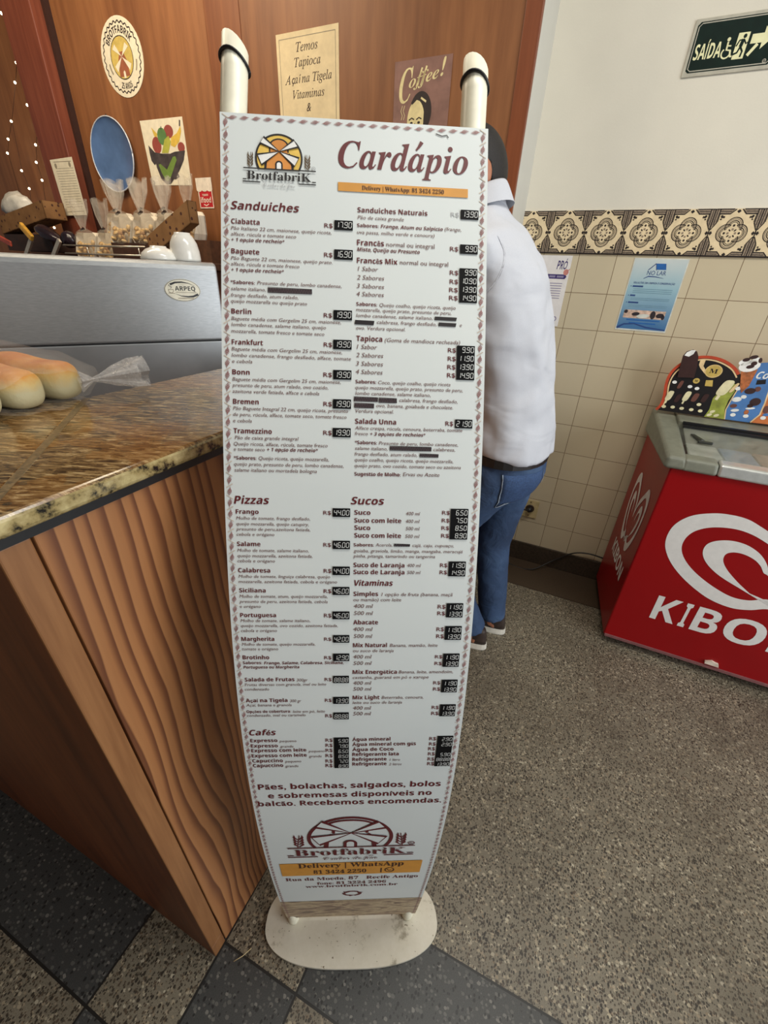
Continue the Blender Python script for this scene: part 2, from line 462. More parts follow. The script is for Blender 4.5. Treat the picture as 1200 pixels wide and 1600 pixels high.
# panelled wall behind the counter
wallwood = wood('panel_wood', (110, 66, 38), (138, 88, 52), (158, 105, 64), 'z', 3.5, 0.10, 0.5)
beamwood = wood('reddish_beam_wood', (92, 40, 26), (122, 62, 42), (142, 78, 54), 'z', 6, 0.06, 0.45)
groove = mat('panel_groove', (52, 24, 14), 0.7)
A_END = -0.415
b = MB(); b.box(wp((A_END - 5.0) / 2, 0.1075, (D_WOOD + 0.003 + D_WALL + 0.2) / 2), (A_END + 5.0, D_WALL + 0.197 - D_WOOD, 3.23), M=ROTW)
o = struct(b.build('wall_left', plaster('gray_white_paint', (205, 203, 194))))
b = MB(); b.box(wp((A_END - 5.0) / 2 - 0.002, 0.1075, D_WOOD - 0.003), (A_END + 5.0, 0.012, 3.215), M=ROTW)
o = struct(b.build('wall_left_panel', wallwood))
b = MB()
for a, w in ((-1.657, 0.012), (-0.44, 0.006)):
    b.box(wp(a, 0.1075, D_WOOD - 0.001), (w, 0.004, 3.22), M=ROTW)
struct(b.build('trim_3', groove))
b = MB(); b.box(wp(-1.77, 0.1075, D_WOOD - 0.006), (0.19, 0.014, 3.22), M=ROTW); struct(b.build('trim_4', wood('brown_pilaster_wood', (104, 56, 30), (130, 76, 42), (150, 94, 54), 'z', 5, 0.06), bevel=0.003))
b = MB(); b.box(wp(-2.995, 0.1075, D_WOOD - 0.05), (0.235, 0.10, 3.22), M=ROTW); struct(b.build('trim_5', beamwood, bevel=0.004))
b = MB(); b.box(wp(-2.868, 0.1075, D_WOOD - 0.02), (0.02, 0.04, 3.22), M=ROTW); struct(b.build('trim_6', groove))
b = MB(); b.box(wp(A_END - 0.03, 0.1075, D_WOOD - 0.008), (0.06, 0.016, 3.22), M=ROTW); struct(b.build('trim_7', wood('dark_edge_wood', (96, 44, 20), (122, 62, 32), (138, 76, 42), 'z', 5, 0.06), bevel=0.003))

# unseen walls added behind and left of the viewer to darken that side
side = plaster('ochre_shade_wall', (150, 120, 92))
b = MB(); b.box((-1.0, -1.75, 1.61), (2.4, 0.1, 3.22)); struct(b.build('shade_wall_front', side))
b = MB(); b.box((-2.25, -0.7, 1.61), (0.1, 2.2, 3.22)); struct(b.build('shade_wall_side', side))

# ------------------------------------------------------------------ papers and plates on the panelled wall
paper = mat('cream_paper', (226, 206, 164), 0.75, var=0.04, scale=25)
pale = mat('pale_paper', (232, 222, 196), 0.75, var=0.03)
ink_brown = mat('brown_ink', (58, 36, 26), 0.6)
ink_gray = mat('gray_print', (150, 140, 120), 0.7)
D_WOOD -= 0.0095
F = on(D_WOOD)

# cream sheet with a list of dishes
q = PW(2.05, [(433, 55), (530, 40)])
aL, aR, zT = -1.497, -1.196, 0.845
zB = zT - 0.425
b = MB(); b.prism([(aL, zB), (aR, zB), (aR, zT), (aL, zT)], F, 0.0, 0.0012, 0)
for y in (zT - 0.017, zB + 0.017): b.stroke([(aL + 0.015, y), (aR - 0.015, y)], 0.002, F, 0.0016, 2)
for x in (aL + 0.015, aR - 0.015): b.stroke([(x, zB + 0.017), (x, zT - 0.017)], 0.002, F, 0.0016, 2)
cxp = (aL + aR) / 2
for txt, y, w in ([(w_, PW1(2.05, x_, y_)[1] - 0.012, l_) for w_, x_, y_, l_ in (('Temos', 482, 80, 0.105), ('Tapioca', 483, 103.5, 0.128), ('Açaí na Tigela', 486, 129, 0.232), ('Vitaminas', 485, 153.5, 0.158), ('&', 485, 175, 0.022))]):
    b.text(txt, 'SL', F, cxp - w / 2, cxp + w / 2, y + 0.012, 0.027, 0.0017, 1)
tag(b.build('wall_sign', [paper, ink_brown, ink_gray]), 'cream paper sign listing dishes in brown italic letters, pinned to the wood panel', 'sign')

# coffee poster
mauve = mat('mauve_poster', (140, 104, 92), 0.7, var=0.1, scale=18); yellowp = mat('pale_yellow_print', (232, 216, 160), 0.65); darkp = mat('dark_print', (48, 38, 36), 0.65)
aL, aR, zT, zB = -0.947, -0.716, 0.710, 0.385
b = MB(); b.prism([(aL, zB), (aR, zB), (aR, zT), (aL, zT)], F, 0.0, 0.0015, 0)
sl = lambda u, v, d=0.0: F(u, v + (u - aL) * 0.17, d)
b.text('C', 'SI', sl, aL + 0.022, aL + 0.078, 0.583, 0.095, 0.002, 1)
b.text('offee', 'SI', sl, aL + 0.062, aL + 0.182, 0.620, 0.034, 0.002, 1)
for dx in (0.094, 0.112): b.stroke([(aL + dx, 0.616), (aL + dx + 0.02, 0.665)], 0.007, sl, 0.002, 1)
b.text('!', 'BI', sl, aL + 0.188, aL + 0.207, 0.622, 0.048, 0.002, 1)
fx, fz = aL + 0.098, 0.545
b.ellipse(fx + 0.018, fz + 0.012, 0.046, 0.062, F, 0.0019, 2)
b.ellipse(fx, fz - 0.012, 0.036, 0.062, F, 0.0021, 1)
b.stroke([(fx - 0.02, fz + 0.04), (fx + 0.0, fz + 0.056), (fx + 0.03, fz + 0.05), (fx + 0.044, fz + 0.02), (fx + 0.04, fz - 0.05)], [0.008, 0.012, 0.02, 0.022, 0.014], F, 0.0023, 2)
b.stroke([(fx + 0.018, fz + 0.055), (fx + 0.04, fz + 0.042)], 0.006, F, 0.0025, 1)
for dx in (-0.017, 0.014):
    b.stroke([(fx + dx - 0.011, fz - 0.008), (fx + dx, fz - 0.002), (fx + dx + 0.011, fz - 0.007)], 0.004, F, 0.0025, 2)
    b.ellipse(fx + dx, fz - 0.017, 0.006, 0.004, F, 0.0025, 2, 10)
b.stroke([(fx - 0.002, fz - 0.018), (fx - 0.007, fz - 0.034), (fx + 0.003, fz - 0.036)], 0.003, F, 0.0025, 2)
b.stroke([(fx - 0.016, fz - 0.046), (fx, fz - 0.052), (fx + 0.015, fz - 0.045)], 0.004, F, 0.0025, 2)
for x in (0.036, 0.046): b.stroke([(aL + x, 0.54), (aL + x + 0.004, 0.553), (aL + x - 0.003, 0.566), (aL + x + 0.003, 0.582)], 0.002, F, 0.002, 1)
tag(b.build('wall_poster', [mauve, yellowp, darkp]), 'mauve retro poster with a dark haired face and slanted lettering, beside the cream sign', 'poster')

# round sticker with a windmill
sand = mat('sand_print', (206, 180, 96), 0.6); brickp = mat('brick_print', (158, 92, 62), 0.6)
cx, cy, r = -2.418, 0.872, 0.143
b = MB(); n = 48
b.prism([(cx + r * math.cos(2 * math.pi * i / n), cy + r * math.sin(2 * math.pi * i / n)) for i in range(n)], F, 0.0, 0.0015, 0)
b.stroke([(cx + (0.123 + 0.004 * math.cos(30 * a)) * math.cos(a), cy + (0.123 + 0.004 * math.cos(30 * a)) * math.sin(a)) for a in [2 * math.pi * i / 180 for i in range(180)]], 0.005, F, 0.002, 1, True)
b.ellipse(cx, cy, 0.076, 0.076, F, 0.0018, 2); b.ring(cx, cy, 0.076, 0.003, F, 0.0024, 1)
b.poly([(cx - 0.036, cy - 0.066), (cx + 0.036, cy - 0.066), (cx + 0.03, cy - 0.01), (cx + 0.012, cy + 0.022), (cx - 0.012, cy + 0.022), (cx - 0.03, cy - 0.01)], F, 0.002, 3)
for sx in (-1, 1):
    b.poly([(cx, cy + 0.004), (cx + sx * 0.036, cy + 0.050), (cx + sx * 0.055, cy + 0.034)][::-sx], F, 0.0026, 0)
    b.poly([(cx, cy + 0.004), (cx + sx * 0.058, cy - 0.026), (cx + sx * 0.042, cy - 0.048)][::-sx], F, 0.0026, 0)
b.poly([(cx - 0.007, cy - 0.072), (cx + 0.007, cy - 0.072), (cx + 0.007, cy - 0.05), (cx, cy - 0.044), (cx - 0.007, cy - 0.05)], F, 0.0026, 0)
def arc(cx, cy, R, a_mid, sgn):
    return lambda u, v, d=0.0: F(cx + (R + sgn * v) * math.cos(a_mid - sgn * u / R), cy + (R + sgn * v) * math.sin(a_mid - sgn * u / R), d)
b.text('BROTFABRIK', 'B', arc(cx, cy, 0.086, math.pi / 2, 1), -0.085, 0.085, 0, 0.024, 0.0022, 1)
b.text('25 ANOS', 'B', arc(cx, cy, 0.112, -math.pi / 2, -1), -0.042, 0.042, 0, 0.022, 0.0022, 1)
for a in (200, 340): b.ring(cx, cy, 0.097, 0.008, F, 0.002, 4, a - 12, a + 12, 6)
tag(b.build('round_sticker', [pale, mat('brown_black_ink', (46, 34, 34), 0.6), sand, brickp, ink_gray]), 'round white windmill sticker with a scalloped dark ring, high on the wood panel', 'sticker')

# blue round tray
cx, cy, r = -2.614, 0.508, 0.160
M = Matrix((( TW.x, 0, -NW.x), (TW.y, 0, -NW.y), (0, 1, 0)))
b = MB()
b.lathe([(0.001, 0.002), (r * 0.86, 0.002), (r * 0.97, 0.014), (r, 0.017), (r, 0.013), (r * 0.97, 0.006), (r * 0.88, -0.002)], wp(cx, cy, D_WOOD - 0.006), 48, 0, M)
blue = mat('blue_enamel', (84, 112, 156), 0.22, var=0.12, scale=7, spec=0.6)
o = thing('round_tray', 'blue round tray hanging on the wood panel, beside the fruit poster', 'tray', wp(cx, cy, D_WOOD))
b.build('dish', blue, o, weld=True)
b = MB(); ringpts = [wp(cx + r * math.cos(a), cy + r * math.sin(a), D_WOOD - 0.0215) for a in [2 * math.pi * i / 48 for i in range(49)]]
b.tube(ringpts, 0.003, 8); b.build('rim', mat('white_enamel_rim', (206, 212, 220), 0.25), o)
b = MB(); b.tube([wp(cx - 0.012, cy + r - 0.004, D_WOOD - 0.01), wp(cx, cy + r + 0.012, D_WOOD - 0.006), wp(cx + 0.012, cy + r - 0.004, D_WOOD - 0.01)], 0.0015, 6); b.build('hanger', black, o)
rehang(o)

# fruit poster
greenp = mat('leaf_green_print', (112, 140, 62), 0.6); apple = mat('apple_green_print', (92, 128, 72), 0.6); redp = mat('fruit_red_print', (152, 72, 62), 0.6); banana = mat('banana_print', (220, 184, 76), 0.6); bowl = mat('charcoal_print', (66, 58, 58), 0.6, var=0.25, scale=30); lime = mat('lime_print', (176, 176, 72), 0.6)
b = MB(); b.prism(PW(2.05, [(242, 290), (302, 290), (287, 183), (221, 190)]), F, 0.0, 0.0015, 0)
def crop(pts): return pts
b.poly(PW(2.05, [(239, 200), (248.5, 210), (248, 219), (244, 214)]), F, 0.0018, 4)
b.ellipse(*PW(2.05, [(266, 206.5)])[0], 0.032, 0.026, F, 0.0018, 3, 24)
b.ellipse(*PW(2.05, [(248, 228)])[0], 0.032, 0.034, F, 0.0019, 3, 24)
b.ellipse(*PW(2.05, [(286, 231)])[0], 0.024, 0.02, F, 0.0019, 3, 24)
b.poly(PW(2.05, [(270, 228), (276, 231), (283, 222), (286, 206), (284.5, 198), (279, 209), (270, 216)]), F, 0.0021, 4)
b.ellipse(*PW(2.05, [(256, 214)])[0], 0.032, 0.034, F, 0.0022, 2, 24)
b.poly(PW(2.05, [(256, 240), (266, 240), (270, 222), (266, 213), (260, 219)]), F, 0.0024, 5)
b.stroke(PW(2.05, [(254.5, 204), (254.5, 198)]), 0.004, F, 0.0026, 6)
b.stroke(PW(2.05, [(283.5, 198), (283.5, 188.5)]), 0.008, F, 0.0026, 6)
b.poly(PW(2.05, [(235, 228), (245, 239), (257, 241), (269, 241), (276, 238), (292, 236), (290, 251), (283, 268), (270, 288), (264, 289), (255, 280), (248, 262), (247, 256), (245, 259), (240, 252), (237, 240)]), F, 0.0027, 6)
b.poly(PW(2.05, [(251, 258), (254, 257), (264, 266), (273, 246), (277, 245), (279, 251), (270, 278), (266, 284), (262, 282), (256, 271)]), F, 0.003, 1)
b.poly(PW(2.05, [(281, 271), (284, 277), (277, 281), (272, 279)]), F, 0.003, 6)
b.stroke(PW(2.05, [(243, 283), (245, 286), (244, 289)]), 0.008, F, 0.003, 6)
tag(b.build('fruit_poster', [pale, greenp, apple, redp, banana, lime, bowl]), 'white poster with a bowl of fruit and a green V, right of the blue tray', 'poster')

# long printed notice
b = MB(); b.prism(PW(1.94, [(104, 337), (136, 336), (112, 245), (78, 250)]), on(1.94), 0.0, 0.0012, 0)
G = on(1.94)
for y, x0, x1, w in [(252.5, 84, 111, 0.003)] + [(263 + 4.0 * k, 87.5 + 1.15 * k, 114.5 + 1.05 * k, 0.0016) for k in range(16)] + [(330.5, 106, 132, 0.003)]:
    p = PW1(1.94, x0, y + 0.8), PW1(1.94, x1, y - 0.6)
    b.stroke([p[0], p[1]], w, G, 0.0015, 1)
for x, y in ((87.5, 259.5), (109, 257)): b.ellipse(*PW1(1.94, x, y), 0.010, 0.012, G, 0.0015, 1, 12)
tag(b.build('printed_notice', [pale, ink_gray]), 'narrow cream printed notice fixed on the reddish wood post', 'notice')

# red and white delivery sticker
redst = mat('red_sticker', (190, 34, 42), 0.5); whitest = mat('white_sticker', (236, 224, 206), 0.55)
aL, aR, zT, zB = -2.056, -1.950, 0.394, 0.266
b = MB(); b.prism([(aL + 0.008, zB), (aR - 0.002, zB), (aR - 0.002, 0.35), (aL + 0.008, 0.35)], F, 0.0, 0.0012, 0)
sc_pts = [(aL, zT), (aL, 0.345)] + [(aL + (aR - aL) * (k + 0.5 * (1 + math.sin(-math.pi / 2 + math.pi * j / 6)) * 1.0) / 3.0, 0.345 - 0.008 * math.sin(math.pi * j / 6)) for k in range(3) for j in range(1, 7)] + [(aR, zT)]
b.prism(sc_pts, F, 0.0012, 0.002, 1)
m_ = (aL + aR) / 2
b.text('TEMOS', 'B', F, m_ - 0.02, m_ + 0.02, 0.319, 0.008, 0.0018, 1); b.text('ifood', 'B', F, m_ - 0.034, m_ + 0.036, 0.291, 0.021, 0.0018, 1)
b.stroke([(m_ - 0.016, 0.284), (m_, 0.278), (m_ + 0.018, 0.285)], 0.004, F, 0.0018, 1)
for x in (aL + 0.011, aR - 0.005): b.stroke([(x, zB), (x, 0.343)], 0.005, F, 0.0018, 1)
b.stroke([(aL + 0.01, zB + 0.003), (aR - 0.004, zB + 0.003)], 0.005, F, 0.0018, 1)
tag(b.build('delivery_sticker', [redst, whitest]), 'small red sticker with a white scalloped awning, left of the tall menu stand', 'sticker')

# string of tiny lights
o = thing('string_lights', 'string of tiny warm lights draped over the wood panel at the far left', 'lights', wp(-3.2, 0.6, 1.93))
bulbs = [(-3.148, 1.089), (-3.091, 0.983), (-3.141, 0.907), (-3.2, 0.835), (-3.149, 0.74), (-3.336, 0.685), (-3.116, 0.649), (-3.418, 0.611), (-3.175, 0.572), (-3.467, 0.549), (-3.215, 0.495), (-3.38, 0.463), (-3.209, 0.411), (-3.358, 0.375), (-3.475, 0.337), (-3.409, 0.26), (-3.257, 0.252), (-3.268, 0.199), (-3.223, 0.176)]
b = MB()
for idx in ([0, 2, 4, 6, 8, 10, 12, 16, 18], [0, 1, 2, 3], [3, 5, 7, 9, 14], [3, 5, 11, 13, 15, 17]):
    b.tube([wp(*bulbs[i], 1.975) for i in idx], 0.0012, 5)
b.build('wire', mat('thin_brown_wire', (70, 44, 28), 0.5), o)
gm = NT('glowing_bulb'); gm.p.inputs['Emission Color'].default_value = (1.0, 0.8, 0.5, 1); gm.p.inputs['Emission Strength'].default_value = 9.0
v = gm.coord(); gm.col(gm.ramp(gm.noise(v, 20), [(0.3, (255, 220, 160)), (0.7, (255, 236, 190))]))
pb = None
for a, z in bulbs:
    if pb is None:
        bm = MB(); bm.lathe([(0.001, -0.0062), (0.0045, -0.004), (0.0058, 0), (0.0045, 0.004), (0.001, 0.0062)], (0, 0, 0), 10)
        pb = bm.build('bulb', gm.m, o); pb.location = wp(a, z, 1.972)
    else:
        c = pb.copy(); C.objects.link(c); c.parent = o; c.location = wp(a, z, 1.972)
rehang(o)

# ------------------------------------------------------------------ on the tiled wall: exit sign, posters, socket
E_ = on(D_WALL)
signgreen = mat('dark_green_sign', (12, 32, 26), 0.6, var=0.1, spec=0.15); glow = mat('cream_sign_paint', (226, 224, 176), 0.5, var=0.03); sign_edge = mat('gray_sign_edge', (172, 168, 152), 0.5)
aL, aR, zB, zT = 0.053, 0.315, 0.652, 0.796
o_sign = MB()
o_sign.prism([(aL, zB), (aR, zB), (aR, zT), (aL, zT)], E_, 0.0015, 0.006, 1)
rr = [(aL + 0.008, zB + 0.016), (aL + 0.016, zB + 0.010), (aR - 0.016, zB + 0.010), (aR - 0.008, zB + 0.018), (aR - 0.008, zT - 0.016), (aR - 0.016, zT - 0.008), (aL + 0.016, zT - 0.008), (aL + 0.008, zT - 0.016)]
o_sign.prism(rr, E_, 0.006, 0.0066, 0)
ri = [(x + (0.005 if x < 0.18 else -0.005), y + (0.004 if y < 0.72 else -0.004)) for x, y in rr]
o_sign.stroke(ri, 0.0026, E_, 0.0072, 1, True)
o_sign.text('SAÍDA', 'B', E_, 0.073, 0.152, 0.694, 0.037, 0.0074, 2)
o_sign.text('♿', 'R', lambda u, v, d=0.0: E_(u, v, d), 0.1535, 0.182, 0.688, 0.036, 0.0074, 2) if False else None
cx, cy = 0.168, 0.702
o_sign.ring(cx, cy, 0.0125, 0.004, E_, 0.0074, 2, 130, 395, 24)
o_sign.stroke([(cx - 0.002, cy + 0.028), (cx - 0.001, cy + 0.008), (cx + 0.010, cy + 0.006), (cx + 0.015, cy - 0.010), (cx + 0.020, cy - 0.009)], 0.005, E_, 0.0075, 2)
o_sign.stroke([(cx - 0.001, cy + 0.018), (cx + 0.010, cy + 0.017)], 0.0035, E_, 0.0075, 2)
o_sign.ellipse(cx - 0.002, cy + 0.034, 0.005, 0.005, E_, 0.0075, 2, 14)
# door with a running figure, arrow to the right
o_sign.poly([(0.190, 0.684), (0.222, 0.684), (0.222, 0.748), (0.190, 0.748)], E_, 0.0074, 2)
fx = 0.206
o_sign.ellipse(fx + 0.004, 0.739, 0.005, 0.0055, E_, 0.0077, 0, 12)
o_sign.stroke([(fx + 0.002, 0.732), (fx - 0.001, 0.714)], 0.010, E_, 0.0077, 0)
o_sign.stroke([(fx - 0.014, 0.716), (fx - 0.008, 0.730), (fx + 0.004, 0.731), (fx + 0.012, 0.720), (fx + 0.018, 0.724)], 0.004, E_, 0.0078, 0)
o_sign.stroke([(fx - 0.001, 0.714), (fx + 0.008, 0.702), (fx + 0.006, 0.688)], 0.005, E_, 0.0078, 0)
o_sign.stroke([(fx - 0.001, 0.714), (fx - 0.006, 0.700), (fx - 0.018, 0.696)], 0.005, E_, 0.0078, 0)
o_sign.poly([(0.230, 0.718), (0.262, 0.718), (0.262, 0.702), (0.292, 0.730), (0.262, 0.757), (0.262, 0.741), (0.230, 0.741)], E_, 0.0074, 2)
o_sign.stroke([(0.232, 0.690), (0.252, 0.716)], 0.009, E_, 0.0075, 2)
o_sign.ring(0.287, 0.672, 0.0045, 0.0016, E_, 0.0074, 1, n=14); o_sign.stroke([(0.285, 0.670), (0.289, 0.674)], 0.0015, E_, 0.0075, 1)
tag(o_sign.build('exit_sign', [signgreen, sign_edge, glow]), 'dark green exit sign with cream lettering, high on the white wall', 'sign')

# pale blue leaflet poster
def leaflet():
    t = NT('pale_blue_gradient_print'); v = t.coord('Object')
    sep = t.n('SeparateXYZ'); t.l(v, sep.inputs[0])
    f = t.math('MULTIPLY_ADD', sep.outputs[2], -3.6, 5.80)
    t.col(t.ramp(t.math('ADD', f, t.math('MULTIPLY', t.noise(v, 14, 3), 0.12)), [(0.06, (200, 208, 206)), (0.45, (150, 184, 196)), (1.0, (66, 112, 158))])); t.rough(0.4)
    return t.m
navy = mat('navy_print', (38, 66, 122), 0.5); bluep = mat('roof_blue_print', (30, 92, 160), 0.5); skinp = mat('photo_skin_print', (196, 168, 150), 0.5, var=0.2, scale=60)
b = MB(); aL, aR, zT, zB = 0.070, 0.270, 0.103, -0.174
b.prism([(aL, zB), (aR, zB), (aR, zT), (aL, zT)], E_, 0.0005, 0.0016, 1)
b.prism([(aL + 0.004, zB + 0.006), (aR - 0.004, zB + 0.006), (aR - 0.004, zT - 0.004), (aL + 0.004, zT - 0.004)], E_, 0.0016, 0.002, 0)
hx = 0.168
b.poly([(hx - 0.005, 0.062), (hx + 0.030, 0.062), (hx + 0.024, 0.084), (hx - 0.012, 0.084)], E_, 0.0024, 3)
b.stroke([(hx - 0.035, 0.060), (hx - 0.012, 0.084)], 0.003, E_, 0.0024, 2); b.stroke([(hx - 0.012, 0.084), (hx - 0.005, 0.060)], 0.002, E_, 0.0025, 2)
b.text('NO LAR', 'R', E_, hx - 0.036, hx + 0.034, 0.042, 0.016, 0.0024, 2)
b.stroke([(hx - 0.044, 0.028), (hx - 0.028, 0.037), (hx, 0.036), (hx + 0.030, 0.031)], [0.0015, 0.004, 0.003, 0.001], E_, 0.0024, 2)
b.text('SOLUÇÕES EM LIMPEZA E CONSERVAÇÃO', 'B', E_, 0.092, 0.246, 0.009, 0.0065, 0.0024, 2)
for y, x1 in ((-0.001, 0.132), (-0.036, 0.112), (-0.063, 0.132)):
    b.stroke([(0.092, y), (x1, y)], 0.006, E_, 0.0024, 2); b.ellipse(0.086, y, 0.002, 0.002, E_, 0.0024, 2, 8)
for y in (-0.011, -0.018, -0.025, -0.046, -0.052, -0.073, -0.079): b.stroke([(0.098, y), (0.245, y)], 0.0022, E_, 0.0024, 4)
b.poly([(0.088, -0.124), (0.248, -0.124), (0.248, -0.092), (0.088, -0.092)], E_, 0.0023, 5)
for x0, x1, y0, y1, k in ((0.088, 0.102, -0.106, -0.092, 6), (0.120, 0.150, -0.114, -0.100, 6), (0.140, 0.190, -0.122, -0.106, 1), (0.192, 0.212, -0.124, -0.092, 6), (0.214, 0.244, -0.118, -0.100, 6), (0.222, 0.238, -0.112, -0.096, 5), (0.236, 0.248, -0.124, -0.106, 6)):
    b.ellipse((x0 + x1) / 2, (y0 + y1) / 2, (x1 - x0) / 2, (y1 - y0) / 2, E_, 0.0025 + 0.0002 * k, k, 14, rot=0.1)
for y, x0, x1 in ((-0.131, 0.105, 0.235), (-0.143, 0.118, 0.222)): b.stroke([(x0, y), (x1, y)], 0.005, E_, 0.0024, 3)
b.stroke([(0.076, -0.166), (0.10, -0.150), (0.14, -0.146), (0.19, -0.158), (0.264, -0.164)], [0.010, 0.006, 0.005, 0.006, 0.004], E_, 0.0024, 2)
tag(b.build('leaflet_poster', [leaflet(), mat('clear_sleeve_edge', (206, 208, 200), 0.3), navy, bluep, mat('faint_blue_print', (106, 142, 160), 0.5), skinp, mat('photo_dark_print', (40, 34, 40), 0.5)]), 'pale blue leaflet poster with a small house logo, taped to the cream tiles', 'poster')

# white leaflet half hidden by the man
b = MB(); aL, aR, zT, zB = -0.372, -0.176, 0.105, -0.182
b.prism([(aL, zB), (aR, zB), (aR, zT), (aL, zT)], E_, 0.0005, 0.0016, 0)
b.text('PRÓ', 'BI', E_, -0.234, -0.190, 0.052, 0.032, 0.0019, 1)
b.ellipse(-0.190, 0.041, 0.011, 0.012, E_, 0.0021, 3, 16); b.stroke([(-0.184, 0.046), (-0.176, 0.054)], 0.003, E_, 0.0022, 3)
b.poly([(-0.330, 0.014), (-0.190, 0.014), (-0.184, 0.023), (-0.190, 0.032), (-0.330, 0.032)], E_, 0.0019, 1)
for x0_, x1_ in ((-0.318, -0.268), (-0.258, -0.232), (-0.225, -0.196)): b.stroke([(x0_, 0.023), (x1_, 0.023)], 0.008, E_, 0.0021, 2)
for k in range(7): b.stroke([(-0.31, -0.004 - 0.010 * k), (-0.196 + 0.0, -0.004 - 0.010 * k)], 0.003, E_, 0.0019, 2)
b.ring(-0.199, -0.150, 0.009, 0.004, E_, 0.0019, 2, n=14)
tag(b.build('leaflet_poster', [mat('white_leaflet', (226, 222, 220), 0.5, var=0.02), mat('violet_print', (58, 44, 104), 0.5), mat('pale_violet_print', (136, 130, 160), 0.5), mat('pink_print', (196, 128, 118), 0.5)]), 'white leaflet with violet lettering, half hidden behind the man on the tiled wall', 'poster')

# socket with its plate
o = thing('wall_socket', 'square yellowed wall socket plate low on the cream tiles', 'socket', wp(-0.104, -1.152, D_WALL))
plate = mat('yellowed_plastic', (196, 178, 132), 0.45, var=0.08)
b = MB(); b.prism([(-0.150, -1.205), (-0.060, -1.205), (-0.060, -1.097), (-0.150, -1.097)], E_, 0.0005, 0.008, 0); b.build('plate', plate, o, bevel=0.004)
b = MB(); b.lathe([(0.001, 0.0), (0.024, 0.0), (0.024, 0.004), (0.02, 0.005), (0.001, 0.003)], wp(-0.104, -1.148, D_WALL - 0.008), 20, 0, M); b.build('outlet', mat('brown_bakelite', (60, 46, 36), 0.4), o)
for z in (-1.108, -1.194):
    b = MB(); b.lathe([(0.001, 0.0), (0.004, 0.0), (0.003, 0.002), (0.001, 0.002)], wp(-0.106, z, D_WALL - 0.008), 10, 0, M); b.build('screw', mat('dull_screw', (110, 96, 70), 0.4, 0.6), o)
rehang(o)

